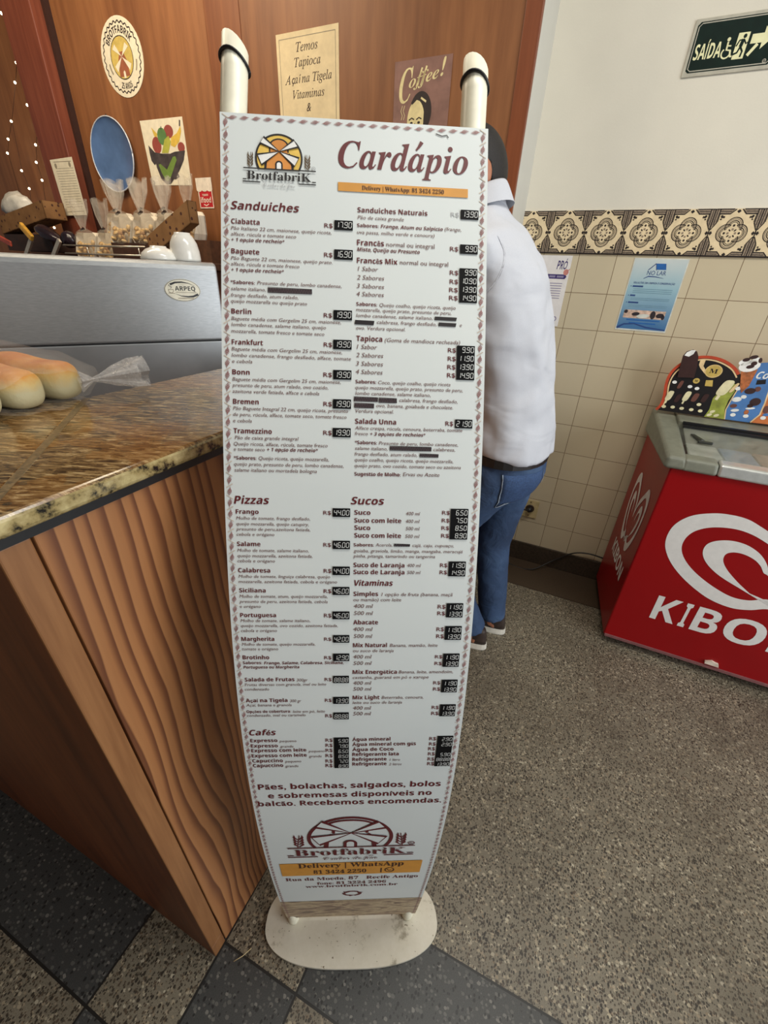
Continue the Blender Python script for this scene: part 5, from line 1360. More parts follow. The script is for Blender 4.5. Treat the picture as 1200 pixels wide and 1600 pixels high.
tag(b.build('small_bowl', china), 'low white bowl turned upside down, left of the white cup on the machine', 'bowl')

# ------------------------------------------------------------------ display rack with nut packs along the wood panel
RD = 1.80
shelf_wood = mat('dark_shelf', (70, 42, 26), 0.5, var=0.2)
rack = thing('display_rack', 'low wooden display rack with metal rails along the wood panel', 'rack', tuple(wp(-2.6, -EYE, 1.85)))
b = MB(); b.box(wp(-2.62, 0.0, 1.87), (1.95, 0.30, 0.03), M=ROTW); b.build('shelf', shelf_wood, rack, bevel=0.003)
b = MB(); b.box(wp(-2.62, -EYE / 2 - 0.01, 1.90), (1.90, 0.24, EYE - 0.02), M=ROTW); b.build('cabinet', pined, rack)
rail = mat('bright_rail', (206, 196, 180), 0.25, 0.7)
for z, a0, a1 in ((0.074, -2.80, -2.15), (0.036, -2.80, -2.15)):
    b = MB(); b.tube([wp(a0, z, 1.735), wp(a1, z, 1.735)], 0.0045, 10); b.build('rail', rail, rack)
for a in (-2.84, -3.10):
    b = MB(); b.box(wp(a - 0.03, 0.058, 1.735), (0.022, 0.012, 0.125), M=ROTW @ Matrix.Rotation(0.9, 3, 'Y')); b.build('end_bar', rail, rack)
for a in (-2.6, -2.2):
    b = MB(); b.tube([wp(a, 0.012, 1.735), wp(a, 0.074, 1.735)], 0.003, 8); b.build('post', rail, rack)
rehang(rack)

kraft = NT('printed_kraft_board'); v = kraft.coord()
vo = kraft.n('TexVoronoi'); vo.inputs['Scale'].default_value = 34.0; kraft.l(v, vo.inputs['Vector'])
kraft.col(kraft.mix(kraft.math('LESS_THAN', vo.outputs['Distance'], 0.24), kraft.ramp(kraft.noise(v, 12), [(0.3, (120, 84, 48)), (0.7, (146, 106, 64))]), (72, 38, 26))); kraft.rough(0.8)
def tray(name, a0, a1, z0, h, d0, d1, label, tilt=0.0):
    b = MB(); Mr = lambda u, v, d: wp(a0 + u, z0 + v + u * tilt, d0 + d)
    w, dp, t = a1 - a0, d1 - d0, 0.004
    def bx(u0, u1, v0, v1, e0, e1):
        vs = [Mr(u, v_, e) for v_ in (v0, v1) for u, e in ((u0, e0), (u1, e0), (u1, e1), (u0, e1))]
        b.add(vs, [(0, 3, 2, 1), (4, 5, 6, 7), (0, 1, 5, 4), (1, 2, 6, 5), (2, 3, 7, 6), (3, 0, 4, 7)])
    bx(0, w, 0, t, 0, dp); bx(0, w, 0, h, 0, t); bx(0, w, 0, h, dp - t, dp); bx(0, t, 0, h, 0, dp); bx(w - t, w, 0, h, 0, dp)
    return tag(b.build(name, kraft.m), label, 'tray', 'printed kraft trays')
tray('kraft_tray', -2.07, -1.77, 0.030, 0.085, 1.69, 1.74, 'brown printed kraft tray tilted up behind the white cup', 0.46)
tray('kraft_tray', -3.47, -2.99, 0.128, 0.085, 1.80, 1.92, 'brown printed kraft tray at the far left, under the lights', 0.16)
b = MB(); b.box(wp(-3.23, 0.085, 1.88), (0.46, 0.16, 0.085), M=ROTW); tag(b.build('dark_box', mat('dark_brown_box', (52, 34, 28), 0.6, var=0.2, scale=20)), 'dark brown box supporting the left kraft tray on the rack', 'box')

# nut packs: a pale paper tray, nuts and a gathered cellophane hood
nutm = NT('mixed_nuts'); v = nutm.coord(); nutm.col(nutm.ramp(nutm.noise(v, 45, 3), [(0.35, (150, 104, 54)), (0.5, (206, 168, 104)), (0.68, (226, 196, 140))])); nutm.rough(0.5)
ptray = mat('pale_paper_tray', (232, 222, 202), 0.6, var=0.03)
cello = glass('cellophane', (232, 222, 204), 0.17, 0.1); cello2 = glass('gathered_cellophane', (236, 226, 210), 0.22, 0.1)
clipm = mat('dark_clip', (50, 36, 30), 0.5)
def pack_proto():
    root = thing('nut_pack', '', 'snack', (0, 0, 0), 'packs of nuts in cellophane')
    b = MB(); w, dp, h = 0.066, 0.05, 0.066
    # tray open to the front, leaning back
    out = [(-w * 0.40, 0), (w * 0.40, 0), (w * 0.5, h * 0.25), (w * 0.52, h), (w * 0.40, h * 1.16), (-w * 0.40, h * 1.16), (-w * 0.52, h), (-w * 0.5, h * 0.25)]
    b.prism([(-x, z) for x, z in out][::-1], lambda u, v, d=0.0: Vector((u, d, v)), 0.022, 0.025, 0)
    for i in range(len(out)):
        if i == 4: continue
        p, q = out[i], out[(i + 1) % len(out)]
        f = lambda p, y, k=1.0: Vector((p[0] * k, y, p[1]))
        b.add([f(p, 0.024), f(q, 0.024), f(q, -0.018 if q[1] < h * 0.5 else 0.0), f(p, -0.018 if p[1] < h * 0.5 else 0.0)], [(0, 1, 2, 3)])
    b.build('paper_tray', ptray, root)
    b = MB(); r = random.Random(5)
    for i in range(30):
        c = Vector((r.uniform(-0.026, 0.026), r.uniform(-0.014, 0.008), 0.008 + r.random() * 0.038)); sx = r.uniform(0.006, 0.010)
        Mx = Matrix.Rotation(r.uniform(0, 6), 3, 'X') @ Matrix.Rotation(r.uniform(0, 6), 3, 'Z')
        b.lathe([(0.001, -sx), (sx * 0.5, -sx * 0.7), (sx * 0.62, 0), (sx * 0.45, sx * 0.7), (0.001, sx)], c, 8, 0, Mx)
    o = b.build('nuts', nutm.m, root); o['kind'] = 'stuff'
    b = MB(); rings = []
    for z, wx, wy in ((0.0, 0.058, 0.044), (0.02, 0.072, 0.052), (0.06, 0.074, 0.05), (0.078, 0.05, 0.034), (0.088, 0.012, 0.012)):
        rings.append([Vector((wx / 2 * math.cos(a) * (1 + 0.05 * math.sin(6 * a)), wy / 2 * math.sin(a), z)) for a in [2 * math.pi * j / 20 for j in range(20)]])
    b.loft(rings, caps=False); b.build('wrapper', cello, root)
    b = MB(); rings = []
    for z, wx, wy in ((0.088, 0.012, 0.010), (0.10, 0.022, 0.014), (0.13, 0.046, 0.020), (0.165, 0.054, 0.022)):
        rings.append([Vector((wx / 2 * math.cos(a) * (1 + 0.25 * math.sin(5 * a)), wy / 2 * math.sin(a) * (1 + 0.4 * math.cos(6 * a + z * 30)), z + 0.006 * math.sin(3 * a))) for a in [2 * math.pi * j / 24 for j in range(24)]])
    b.loft(rings, caps=False, smooth=False); b.build('gathered_top', cello2, root)
    b = MB(); b.box((0.002, -0.008, 0.084), (0.014, 0.006, 0.005), M=Matrix.Rotation(-0.5, 3, 'Y')); b.build('clip', clipm, root)
    return root
proto = pack_proto()
spots = [(-2.700, 0.018, 1.81, 0.06, 'front left nut pack on the rack, the lowest pack at the left end'), (-2.528, 0.018, 1.81, -0.05, 'front nut pack just right of the leftmost one, leaning over the rail'),
         (-2.37, 0.087, 1.80, 0.0, 'nut pack in the front row, left of the pack with the palest nuts'), (-2.205, 0.087, 1.80, 0.0, 'nut pack in the middle of the front row on the rack'), (-2.04, 0.087, 1.80, -0.05, 'nut pack at the right of the front row, against the kraft tray'),
         (-2.56, 0.118, 1.93, 0.15, 'back row nut pack at the left, behind the two lowest packs'), (-2.36, 0.118, 1.93, 0.05, 'back row nut pack with its bag top in front of the blue tray'), (-2.19, 0.118, 1.93, -0.1, 'back row nut pack below the fruit poster, left one of two'), (-2.02, 0.118, 1.93, -0.25, 'back row nut pack at the right end, above the kraft tray')]
kids = list(proto.children)
for i, (a, z, d, rz, lb) in enumerate(spots):
    if i == 0: r = proto
    else:
        r = proto.copy(); C.objects.link(r)
        for ch in kids:
            c = ch.copy(); C.objects.link(c); c.parent = r
    r.location = wp(a, z, d); r.rotation_euler = (0, 0, YAW + rz); r.scale = (2.2, 1.6, 1.6); r['label'] = lb
b = MB(); b.box(wp(-2.20, 0.048, 1.80), (0.49, 0.064, 0.09), M=ROTW); tag(b.build('carton_riser', mat('dark_carton', (66, 40, 28), 0.7, var=0.15)), 'dark carton under the front row of nut packs on the rack', 'box')
b = MB(); b.box(wp(-2.26, 0.066, 1.93), (0.80, 0.10, 0.10), M=ROTW); tag(b.build('carton_riser', mat('brown_carton', (86, 54, 34), 0.7, var=0.15)), 'brown carton under the back row of nut packs on the rack', 'box')

def lump(name, c, size, m, label, cat, seed, amp=0.25, sub=3, M_=None):
    bm = bmesh.new(); bmesh.ops.create_icosphere(bm, subdivisions=sub, radius=1.0)
    for v_ in bm.verts:
        n1 = noise.noise(v_.co * 1.6 + Vector((seed, 0, 0))) + 0.5 * noise.noise(v_.co * 4.0 + Vector((0, seed, 0)))
        p = v_.co * (1 + amp * n1); p = Vector((p.x * size[0], p.y * size[1], p.z * size[2]))
        v_.co = (ROTW @ (M_ @ p if M_ else p)) + c
    for f_ in bm.faces: f_.smooth = True
    me = bpy.data.meshes.new(name); bm.to_mesh(me); bm.free(); me.materials.append(m)
    o = bpy.data.objects.new(name, me); C.objects.link(o); return tag(o, label, cat)
lump('white_bag', wp(-3.33, 0.272, 1.86), (0.12, 0.06, 0.065), mat('crumpled_white_plastic', (214, 210, 200), 0.3, var=0.1, scale=20), 'crumpled white plastic bag on the left kraft tray', 'bag', 4, 0.35)
dkp = mat('dark_wrapper', (36, 26, 34), 0.22, var=0.3, scale=25)
lump('dark_package', wp(-2.955, 0.128, 1.765), (0.10, 0.045, 0.032), dkp, 'glossy dark wrapped package lying on the rack, left of the nut packs', 'package', 9, 0.2, M_=Matrix.Rotation(0.35, 3, 'Y'))
lump('dark_package', wp(-2.835, 0.105, 1.80), (0.045, 0.04, 0.040), dkp, 'small rounded dark package touching the leftmost nut packs', 'package', 13, 0.2)
b = MB(); b.box(wp(-3.085, 0.135, 1.725), (0.10, 0.020, 0.035), M=ROTW @ Matrix.Rotation(0.75, 3, 'Y')); tag(b.build('yellow_packet', mat('yellow_wrapper', (198, 150, 60), 0.35, var=0.15), bevel=0.006), 'small tilted yellow packet at the left of the rack', 'packet')
b = MB(); b.box(wp(-3.33, 0.090, 1.725), (0.12, 0.012, 0.03), M=ROTW @ Matrix.Rotation(0.3, 3, 'Y')); tag(b.build('red_packet', mat('red_wrapper', (168, 74, 58), 0.35, var=0.15), bevel=0.005), 'small reddish packet leaning on the dark box at far left', 'packet')

# ------------------------------------------------------------------ chest freezer
FA, FD0, FD1 = 0.377, 1.803, 2.285
FZ0, FZ1 = -EYE + 0.045, -0.595
ICE = thing('chest_freezer', 'red chest freezer with white heart logo and sliding glass top, against the tiled wall', 'freezer', tuple(wp(1.0, -EYE, 2.04)))
red = mat('glossy_red_steel', (146, 10, 16), 0.3, var=0.03, scale=3, spec=0.35)
FR = 1.62
b = MB(); vs = [wp(a, z, d) for z in (FZ0, FZ1) for a, d in ((FA, FD0), (FR, FD0), (FR, FD1), (FA - 0.042, FD1))]
b.add(vs, [(0, 3, 2, 1), (4, 5, 6, 7), (0, 1, 5, 4), (1, 2, 6, 5), (2, 3, 7, 6), (3, 0, 4, 7)])
body = b.build('body', red, ICE, bevel=0.006, segs=3)
b = MB(); b.box(wp((FA + FR) / 2, FZ0 + 0.004, FD0 - 0.003), (FR - FA - 0.01, 0.008, 0.012), M=ROTW); b.build('bottom_edge', mat('dull_bottom_trim', (128, 84, 84), 0.4), ICE)
# rim: grey plastic corners, aluminium front rail
rimp = mat('grey_green_plastic', (124, 126, 112), 0.42, var=0.05); alu = mat('aluminium_rail', (206, 208, 204), 0.3, 0.55, var=0.04)
XL0, XL1 = FA - 0.028, FA - 0.062
b = MB()
def hexa(pts, mi=0): b.add(pts, [(0, 3, 2, 1), (4, 5, 6, 7), (0, 1, 5, 4), (1, 2, 6, 5), (2, 3, 7, 6), (3, 0, 4, 7)], mi)
zf, zr = -0.548, -0.482
hexa([wp(XL0, FZ1, FD0 - 0.016), wp(FA + 0.055, FZ1, FD0 - 0.016), wp(FA + 0.055, FZ1, FD1), wp(XL1, FZ1, FD1), wp(XL0 + 0.004, zf, FD0 - 0.012), wp(FA + 0.038, zf, FD0 - 0.012), wp(FA + 0.03, zr, FD1), wp(XL1 + 0.004, zr, FD1)])
b.build('rim_side', rimp, ICE, bevel=0.014, segs=4)
b = MB(); hexa([wp(FA + 0.03, FZ1, FD0 - 0.017), wp(0.522, FZ1, FD0 - 0.017), wp(0.522, FZ1, FD0 + 0.055), wp(FA + 0.03, FZ1, FD0 + 0.055), wp(FA + 0.03, zf, FD0 - 0.012), wp(0.516, zf, FD0 - 0.012), wp(0.516, zf + 0.004, FD0 + 0.05), wp(FA + 0.03, zf + 0.004, FD0 + 0.05)])
b.build('rim_corner', rimp, ICE, bevel=0.012, segs=4)
b = MB(); hexa([wp(0.522, FZ1, FD0 - 0.014), wp(FR, FZ1, FD0 - 0.014), wp(FR, FZ1, FD0 + 0.05), wp(0.522, FZ1, FD0 + 0.05), wp(0.520, zf - 0.002, FD0 - 0.008), wp(FR, zf - 0.002, FD0 - 0.008), wp(FR, zf + 0.003, FD0 + 0.046), wp(0.520, zf + 0.003, FD0 + 0.046)])
b.build('rim_rail', alu, ICE, bevel=0.009, segs=4)
b = MB(); hexa([wp(FA + 0.03, FZ1, 2.12), wp(FR, FZ1, 2.12), wp(FR, FZ1, FD1), wp(FA + 0.03, FZ1, FD1), wp(FA + 0.03, zr - 0.006, 2.12), wp(FR, zr - 0.006, 2.12), wp(FR, zr, FD1), wp(FA + 0.03, zr, FD1)])
b.build('rim_back', rimp, ICE, bevel=0.006)
b = MB()
for d, zz_ in ((2.08, -0.502), (2.105, -0.494)): b.box(wp((0.42 + FR) / 2, zz_, d), (FR - 0.42, 0.012, 0.012), M=ROTW)
b.build('slide_rail', black, ICE)
# glass lid and what lies under it
lid = NT('frosted_lid_glass'); v = lid.coord(); fz = lid.noise(v, 24, 5, 0.65)
lid.col(lid.ramp(fz, [(0.3, (176, 180, 164)), (0.7, (196, 200, 186))])); lid.rough(0.16); lid.l(lid.math('MULTIPLY_ADD', fz, 0.30, 0.10), lid.p.inputs['Alpha'])
b = MB(); ang = lambda d: zf + (zr - zf) * (d - FD0) / (2.12 - FD0)
hexa([wp(FA + 0.046, ang(1.84) - 0.010, 1.84), wp(FR, ang(1.84) - 0.010, 1.84), wp(FR, ang(2.10) - 0.022, 2.10), wp(FA + 0.046, ang(2.10) - 0.022, 2.10), wp(FA + 0.046, ang(1.84) - 0.004, 1.84), wp(FR, ang(1.84) - 0.004, 1.84), wp(FR, ang(2.10) - 0.016, 2.10), wp(FA + 0.046, ang(2.10) - 0.016, 2.10)])
b.build('glass_lid', lid.m, ICE)
b = MB(); b.box(wp(0.462, ang(1.96) - 0.002, 1.985), (0.016, 0.075, 0.012), M=ROTW @ Matrix.Rotation(0.35, 3, 'Z')); b.box(wp(0.484, ang(1.95) - 0.002, 1.945), (0.05, 0.014, 0.010), M=ROTW); b.build('lid_handle', mat('dark_grey_handle', (48, 50, 46), 0.4), ICE, bevel=0.003)
b = MB(); b.box(wp(0.98, -0.63, 1.97), (1.10, 0.26, 0.03), M=ROTW); b.build('inner_tray', mat('frosty_liner', (190, 194, 190), 0.5), ICE)
bx_c = [('pale_grey_carton', (170, 172, 164)), ('blue_carton', (112, 128, 158)), ('brown_carton_pack', (150, 118, 98)), ('cream_carton', (190, 176, 150)), ('pink_carton', (170, 130, 126))]
for k, (nm, c) in enumerate(bx_c):
    b = MB(); b.box(wp(0.50 + 0.115 * k, -0.588, 1.96), (0.108, 0.20, 0.05), M=ROTW)
    tag(b.build('ice_cream_carton', mat(nm, c, 0.5, var=0.1, scale=30), bevel=0.003), ['pale grey carton under the freezer glass, leftmost', 'bluish carton under the freezer glass, beside the grey one', 'brownish carton under the freezer glass, right of the bluish one', 'cream carton under the freezer glass, near the right picture edge', 'pinkish carton under the freezer glass, at the right picture edge'][k], 'carton', 'cartons under the freezer glass')
# heart logo and name on the front
FF = on(FD0)
hm = mat('white_logo_paint', (226, 224, 220), 0.4, var=0.02)
def spline(P, n=8):
    out = []
    P = [Vector(p) for p in P]
    for i in range(len(P) - 1):
        p0, p1, p2, p3 = P[max(i - 1, 0)], P[i], P[i + 1], P[min(i + 2, len(P) - 1)]
        for k in range(n):
            t = k / n
            out.append(tuple(0.5 * ((2 * p1) + (-p0 + p2) * t + (2 * p0 - 5 * p1 + 4 * p2 - p3) * t * t + (-p0 + 3 * p1 - 3 * p2 + p3) * t ** 3)))
    out.append(tuple(P[-1])); return out
outer = spline([(0.955, -0.905), (0.90, -0.835)] + PW(1.803, [(1200, 830), (1170, 812), (1140, 804), (1112, 802), (1080, 806), (1055, 819), (1042, 838), (1040, 858), (1050, 882), (1072, 908), (1105, 934), (1140, 949), (1170, 953), (1200, 952)]) + [(0.925, -1.105), (0.955, -1.112)])
inner = spline([(0.955, -0.955), (0.90, -0.885)] + PW(1.803, [(1200, 850), (1172, 834), (1145, 826), (1113, 824), (1088, 829), (1072, 840), (1065, 856), (1070, 874), (1086, 894), (1112, 915), (1142, 932), (1170, 938), (1200, 937)]) + [(0.925, -1.072), (0.955, -1.078)])
in_o = spline(PW(1.803, [(1171, 927), (1150, 916), (1122, 898), (1104, 880), (1098, 864), (1104, 851), (1120, 845), (1144, 845), (1168, 852), (1188, 866), (1199, 884), (1200, 900)]))
in_i = spline(PW(1.803, [(1171, 927), (1152, 909), (1136, 890), (1130, 876), (1134, 866), (1146, 863), (1162, 866), (1178, 874), (1188, 884), (1192, 893), (1194, 896), (1198, 898)]))
def band(A, Bb, fn, d=0.0008):
    n = len(A); b.add([fn(u, v, d) for u, v in A] + [fn(u, v, d) for u, v in Bb], [(i, i + 1, i + 1 + n, i + n) for i in range(n - 1)])
HC = 0.955
mir = lambda P: [(2 * HC - x, z - 0.0 + (HC - x) * 0.0) for x, z in P]
b = MB(); band(outer, inner, FF); band(in_o, in_i, FF); band(mir(outer), mir(inner), FF); band(mir(in_o), mir(in_i), FF)
b.build('heart_logo', hm, body)
b = MB(); x0 = 0.517
for ch, xa, xb in (('K', 0.520, 0.612), ('I', 0.628, 0.652), ('B', 0.672, 0.762), ('O', 0.782, 0.920), ('N', 0.945, 1.060)):
    b.text(ch, 'B', FF, xa, xb, -1.292, 0.122, 0.0008)
b.build('name_lettering', hm, body)
# the same on the left side
def SF(u, v, d=0.0):
    p = wp(FA, v, FD0).lerp(wp(FA - 0.042, v, FD1), u); return p - TW * (d + 0.0006)
b = MB()
def seg_to_side(P): return [(0.47 - (x - HC) * 0.62, -0.915 + (z + 0.93) * 0.84) for x, z in P]
for S in (outer, inner, in_o, in_i): pass
for A, Bb in ((outer, inner), (in_o, in_i), (mir(outer), mir(inner)), (mir(in_o), mir(in_i))):
    band(seg_to_side(A), seg_to_side(Bb), SF)
b.build('side_heart_logo', mat('shaded_logo_paint', (214, 206, 202), 0.4), body)
b = MB(); b.text('KIBON', 'B', lambda u, v, d=0.0: SF(1.0 - u, v, d), 0.24, 0.84, -1.20, 0.075, 0.0004); b.build('side_lettering', hm, body)
b = MB(); b.prism(PW(1.803, [(1100, 1034), (1122, 1041), (1122, 1036), (1117, 1034), (1112, 1031), (1105, 1031), (1101, 1031)]), FF, 0.0, 0.010); b.build('drain_cap', mat('cream_cap', (220, 206, 190), 0.4), ICE, bevel=0.001)
for a in (FA + 0.06, FR - 0.06):
    for d in (FD0 + 0.06, FD1 - 0.06):
        b = MB(); Mx = ROTW @ Matrix.Rotation(math.pi / 2, 3, 'X')
        b.lathe([(0.004, -0.012), (0.022, -0.012), (0.024, -0.006), (0.024, 0.006), (0.022, 0.012), (0.004, 0.012)], wp(a, -EYE + 0.024, d), 16, 0, Mx); b.build('caster', black, ICE)
# header board
HB = on(2.205)
tb = mat('header_black', (24, 20, 22), 0.4); tor = mat('header_red_edge', (186, 70, 40), 0.45); tcr = mat('header_cream', (230, 200, 150), 0.45); tgr = mat('header_green', (150, 158, 66), 0.45, var=0.15, scale=30)
tbl = mat('header_blue', (76, 122, 180), 0.45, var=0.08, scale=14); tro = mat('header_orange', (204, 116, 60), 0.45); choc = mat('chocolate_brown', (58, 36, 34), 0.4); choc2 = mat('milk_chocolate', (106, 66, 56), 0.45); gold = mat('gold_disc', (200, 172, 92), 0.4); wc = mat('white_chocolate', (226, 218, 176), 0.45); wht = mat('white_disc', (236, 236, 232), 0.5); cone = mat('waffle_cone', (168, 98, 54), 0.5, var=0.2, scale=80)
q = lambda *p: PW1(2.2, *p)
edge = PW(2.2, [(1025, 640), (1033, 632), (1038, 618), (1041, 600), (1047, 585), (1058, 573), (1075, 563), (1095, 558), (1115, 559), (1133, 565), (1147, 575), (1154, 585)])
right = [(0.585, -0.285), (0.62, -0.255), (0.68, -0.235), (0.76, -0.228), (0.86, -0.236), (0.95, -0.262), (1.0, -0.30), (1.06, -0.262), (1.15, -0.235), (1.26, -0.24), (1.36, -0.28), (1.42, -0.36), (1.44, -0.486)]
edge = spline(edge, 5); outl = edge + spline(right, 4)
b = MB(); b.prism(outl[::-1], lambda u, v, d=0.0: HB(u, v, d), 0.0, 0.005, 0, 1)
# coloured fields
inn = PW(2.2, [(1027, 641), (1036, 634), (1042, 620), (1045, 602), (1051, 588), (1061, 577), (1077, 567), (1095, 562), (1114, 563), (1131, 569), (1144, 578), (1151, 590), (1152, 608), (1143, 625)])
b.stroke(edge, 0.011, HB, 0.0053, 1); b.stroke(spline(inn[1:12], 5), 0.005, HB, 0.0056, 2)
b.poly(PW(2.2, [(1100, 651), (1108, 640), (1114, 622), (1124, 612), (1137, 600), (1149, 600), (1148, 612), (1138, 626), (1132, 640), (1132, 655)]), HB, 0.0054, 3)
b.poly([q(1132, 655), q(1134, 640), q(1144, 622), q(1154, 606), q(1162, 590), q(1176, 574), q(1190, 567), q(1205, 566), q(1204, 590), q(1200, 612), q(1194, 630), q(1186, 648), q(1170, 660)], HB, 0.0056, 4)
b.stroke([q(1132, 655), q(1134, 640), q(1144, 622), q(1154, 606)], 0.004, HB, 0.0058, 2); b.stroke([q(1172, 660), q(1187, 648), q(1195, 630), q(1201, 612), q(1205, 590)], 0.005, HB, 0.0058, 2)
b.poly([q(1172, 660), q(1187, 648), q(1195, 630), q(1201, 612), q(1206, 590), (0.76, -0.29), (0.84, -0.29), (0.87, -0.47)], HB, 0.0055, 5)
b.poly([(0.88, -0.47), (0.85, -0.29), (1.0, -0.32), (1.06, -0.285), (1.15, -0.26), (1.26, -0.265), (1.34, -0.30), (1.39, -0.37), (1.42, -0.475)], HB, 0.0055, 4)
# big chocolate bar rising above the edge
b.prism(PW(2.2, [(1058, 589), (1063, 570), (1067, 556), (1073, 549), (1083, 546), (1089, 549), (1091, 557), (1089, 572), (1084, 590)])[::-1], HB, 0.004, 0.012, 6)
b.poly(PW(2.2, [(1069, 555), (1073, 550), (1081, 546.5), (1087, 547), (1083, 553), (1076, 557)])[::-1], HB, 0.0124, 10)
b.poly(PW(2.2, [(1095, 561), (1103, 562), (1099, 572), (1104, 580), (1101, 584), (1094, 575), (1092, 570)])[::-1], HB, 0.0058, 2)
c = q(1115, 580); b.ellipse(c[0], c[1], 0.030, 0.026, HB, 0.0062, 8); b.ring(c[0], c[1], 0.028, 0.002, HB, 0.0064, 2, ry=0.024); b.text('M', 'SS', HB, c[0] - 0.014, c[0] + 0.014, c[1] - 0.008, 0.017, 0.0066, 0)
def bar(px, py, w, h, mi, tilt=0.2, stick=True, d=0.006):
    x, z = q(px, py); pts = []
    for i in range(18):
        a = 2 * math.pi * i / 18; sx = abs(math.cos(a)) ** 0.6 * (1 if math.cos(a) > 0 else -1) * w / 2; sz = abs(math.sin(a)) ** 0.6 * (1 if math.sin(a) > 0 else -1) * h / 2
        pts.append((x + sx + sz * tilt, z + sz))
    b.poly(pts, HB, d + 0.0004, mi)
    if stick: b.stroke([(x - h / 2 * tilt, z - h / 2), (x - h * 0.75 * tilt, z - h * 0.8)], w * 0.3, HB, d, 9)
bar(1046, 618, 0.022, 0.042, 9); bar(1073, 619, 0.022, 0.042, 9); bar(1063, 601, 0.014, 0.034, 7, stick=False); bar(1059, 622, 0.018, 0.036, 6, stick=False); bar(1086, 621, 0.020, 0.036, 7, stick=False); bar(1101, 622, 0.020, 0.036, 6, stick=False); bar(1133, 606, 0.038, 0.064, 9, 0.3); bar(1147, 606, 0.012, 0.04, 2, 0.4, False)
b.poly(PW(2.2, [(1101, 603), (1113, 604), (1114, 594), (1103, 594)]), HB, 0.006, 8); c = q(1088, 595); b.ellipse(c[0], c[1], 0.012, 0.011, HB, 0.006, 8); b.text('M', 'SS', HB, c[0] - 0.005, c[0] + 0.005, c[1] - 0.004, 0.008, 0.0064, 0)
for px, py in ((1037, 635), (1051, 636), (1065, 638), (1080, 640), (1094, 642), (1054, 597), (1078, 604), (1089, 607), (1092, 632)): 
    c = q(px, py); b.ellipse(c[0], c[1], 0.0085, 0.0065, HB, 0.0062, 9 if py > 630 else 10, 14)
for px, py in ((1145, 648), (1165, 650), (1153, 607), (1162, 620), (1192, 653)):
    c = q(px, py); b.ellipse(c[0], c[1], 0.0095, 0.0075, HB, 0.0064, 10, 14)
for px, py in ((1113, 643), (1119, 649), (1108, 648)): c = q(px, py); b.ellipse(c[0], c[1], 0.010, 0.006, HB, 0.006, 9, 12, rot=0.5)
# cone, lettering and small treats
b.poly(PW(2.2, [(1158, 577), (1184, 577), (1170, 603), (1158, 614), (1156, 604)]), HB, 0.0068, 11)
for px, py, rx, rz_, mi in ((1171, 572, 0.034, 0.022, 10), (1164, 566, 0.020, 0.012, 10), (1182, 564, 0.016, 0.013, 10), (1166, 562, 0.012, 0.007, 6), (1178, 558, 0.014, 0.007, 6), (1172, 573, 0.013, 0.007, 6), (1188, 563, 0.006, 0.010, 6), (1178, 568, 0.010, 0.008, 6)):
    c = q(px, py); b.ellipse(c[0], c[1], rx, rz_, HB, 0.0072 + 0.0002 * (mi == 6), mi, 18, rot=0.3)
c = q(1179, 593); b.text('Cornetto', 'BI', lambda u, v, d=0.0: HB(u, v + (u - c[0]) * 0.08, d), c[0], c[0] + 0.15, c[1] + 0.004, 0.026, 0.0066, 10)
b.poly(PW(2.2, [(1181, 601), (1196, 600), (1197, 593), (1183, 594)]), HB, 0.0062, 0)
for px, py, rx, rz_, mi in ((1172, 611, 0.018, 0.012, 6), (1184, 608, 0.010, 0.010, 7), (1151, 624, 0.016, 0.010, 10), (1146, 634, 0.012, 0.008, 7), (1148, 641, 0.014, 0.006, 10), (1180, 628, 0.018, 0.016, 6), (1172, 634, 0.010, 0.008, 6), (1172, 638, 0.016, 0.004, 10), (1166, 644, 0.008, 0.010, 11), (1197, 640, 0.010, 0.016, 7), (1197, 648, 0.012, 0.006, 4)):
    c = q(px, py); b.ellipse(c[0], c[1], rx, rz_, HB, 0.0064, mi, 16, rot=0.2)
b.build('header_board', [tb, tor, tcr, tgr, tbl, tro, choc, choc2, gold, wc, wht, cone], ICE)
rehang(ICE)

# power cord from the socket to the freezer
cordm = mat('black_rubber_cord', (24, 20, 18), 0.5)
pc = thing('power_cord', 'black power cord plugged into the low socket and trailing along the floor to the freezer', 'cord', tuple(wp(-0.1, -EYE, 2.2)))
pl = wp(-0.104, -1.148, D_WALL - 0.016)
b = MB(); b.tube([pl + NW * 0.006, pl - NW * 0.012, pl - NW * 0.03], [0.015, 0.017, 0.009], 12); b.build('plug', black, pc)
def smooth(P, n=8):
    P = [Vector(p) for p in P]; out = []
    for i in range(len(P) - 1):
        p0, p1, p2, p3 = P[max(i - 1, 0)], P[i], P[i + 1], P[min(i + 2, len(P) - 1)]
        for k in range(n):
            t = k / n; out.append(0.5 * ((2 * p1) + (-p0 + p2) * t + (2 * p0 - 5 * p1 + 4 * p2 - p3) * t * t + (-p0 + 3 * p1 - 3 * p2 + p3) * t ** 3))
    out.append(P[-1]); return out
b = MB(); b.tube(smooth([pl - NW * 0.028, wp(-0.150, -1.140, 2.25), wp(-0.215, -1.20, 2.24), wp(-0.245, -1.33, 2.25), wp(-0.24, -1.45, 2.26), wp(-0.16, -EYE + 0.008, 2.23), wp(-0.02, -EYE + 0.008, 2.22), wp(0.09, -1.44, 2.285), wp(0.18, -1.36, 2.29), wp(0.26, -1.335, 2.29), wp(0.345, -1.34, 2.29)]), 0.0042, 8); b.build('lead', cordm, pc)
rehang(pc)
# a bit of straw by the counter corner
b = MB(); b.tube([(-0.325, 0.352, 0.003), (-0.305, 0.362, 0.005), (-0.288, 0.377, 0.003)], 0.0009, 6)
tag(b.build('straw_bit', mat('dry_straw', (206, 186, 140), 0.7)), 'thin pale bit of straw on the floor by the counter corner', 'straw')

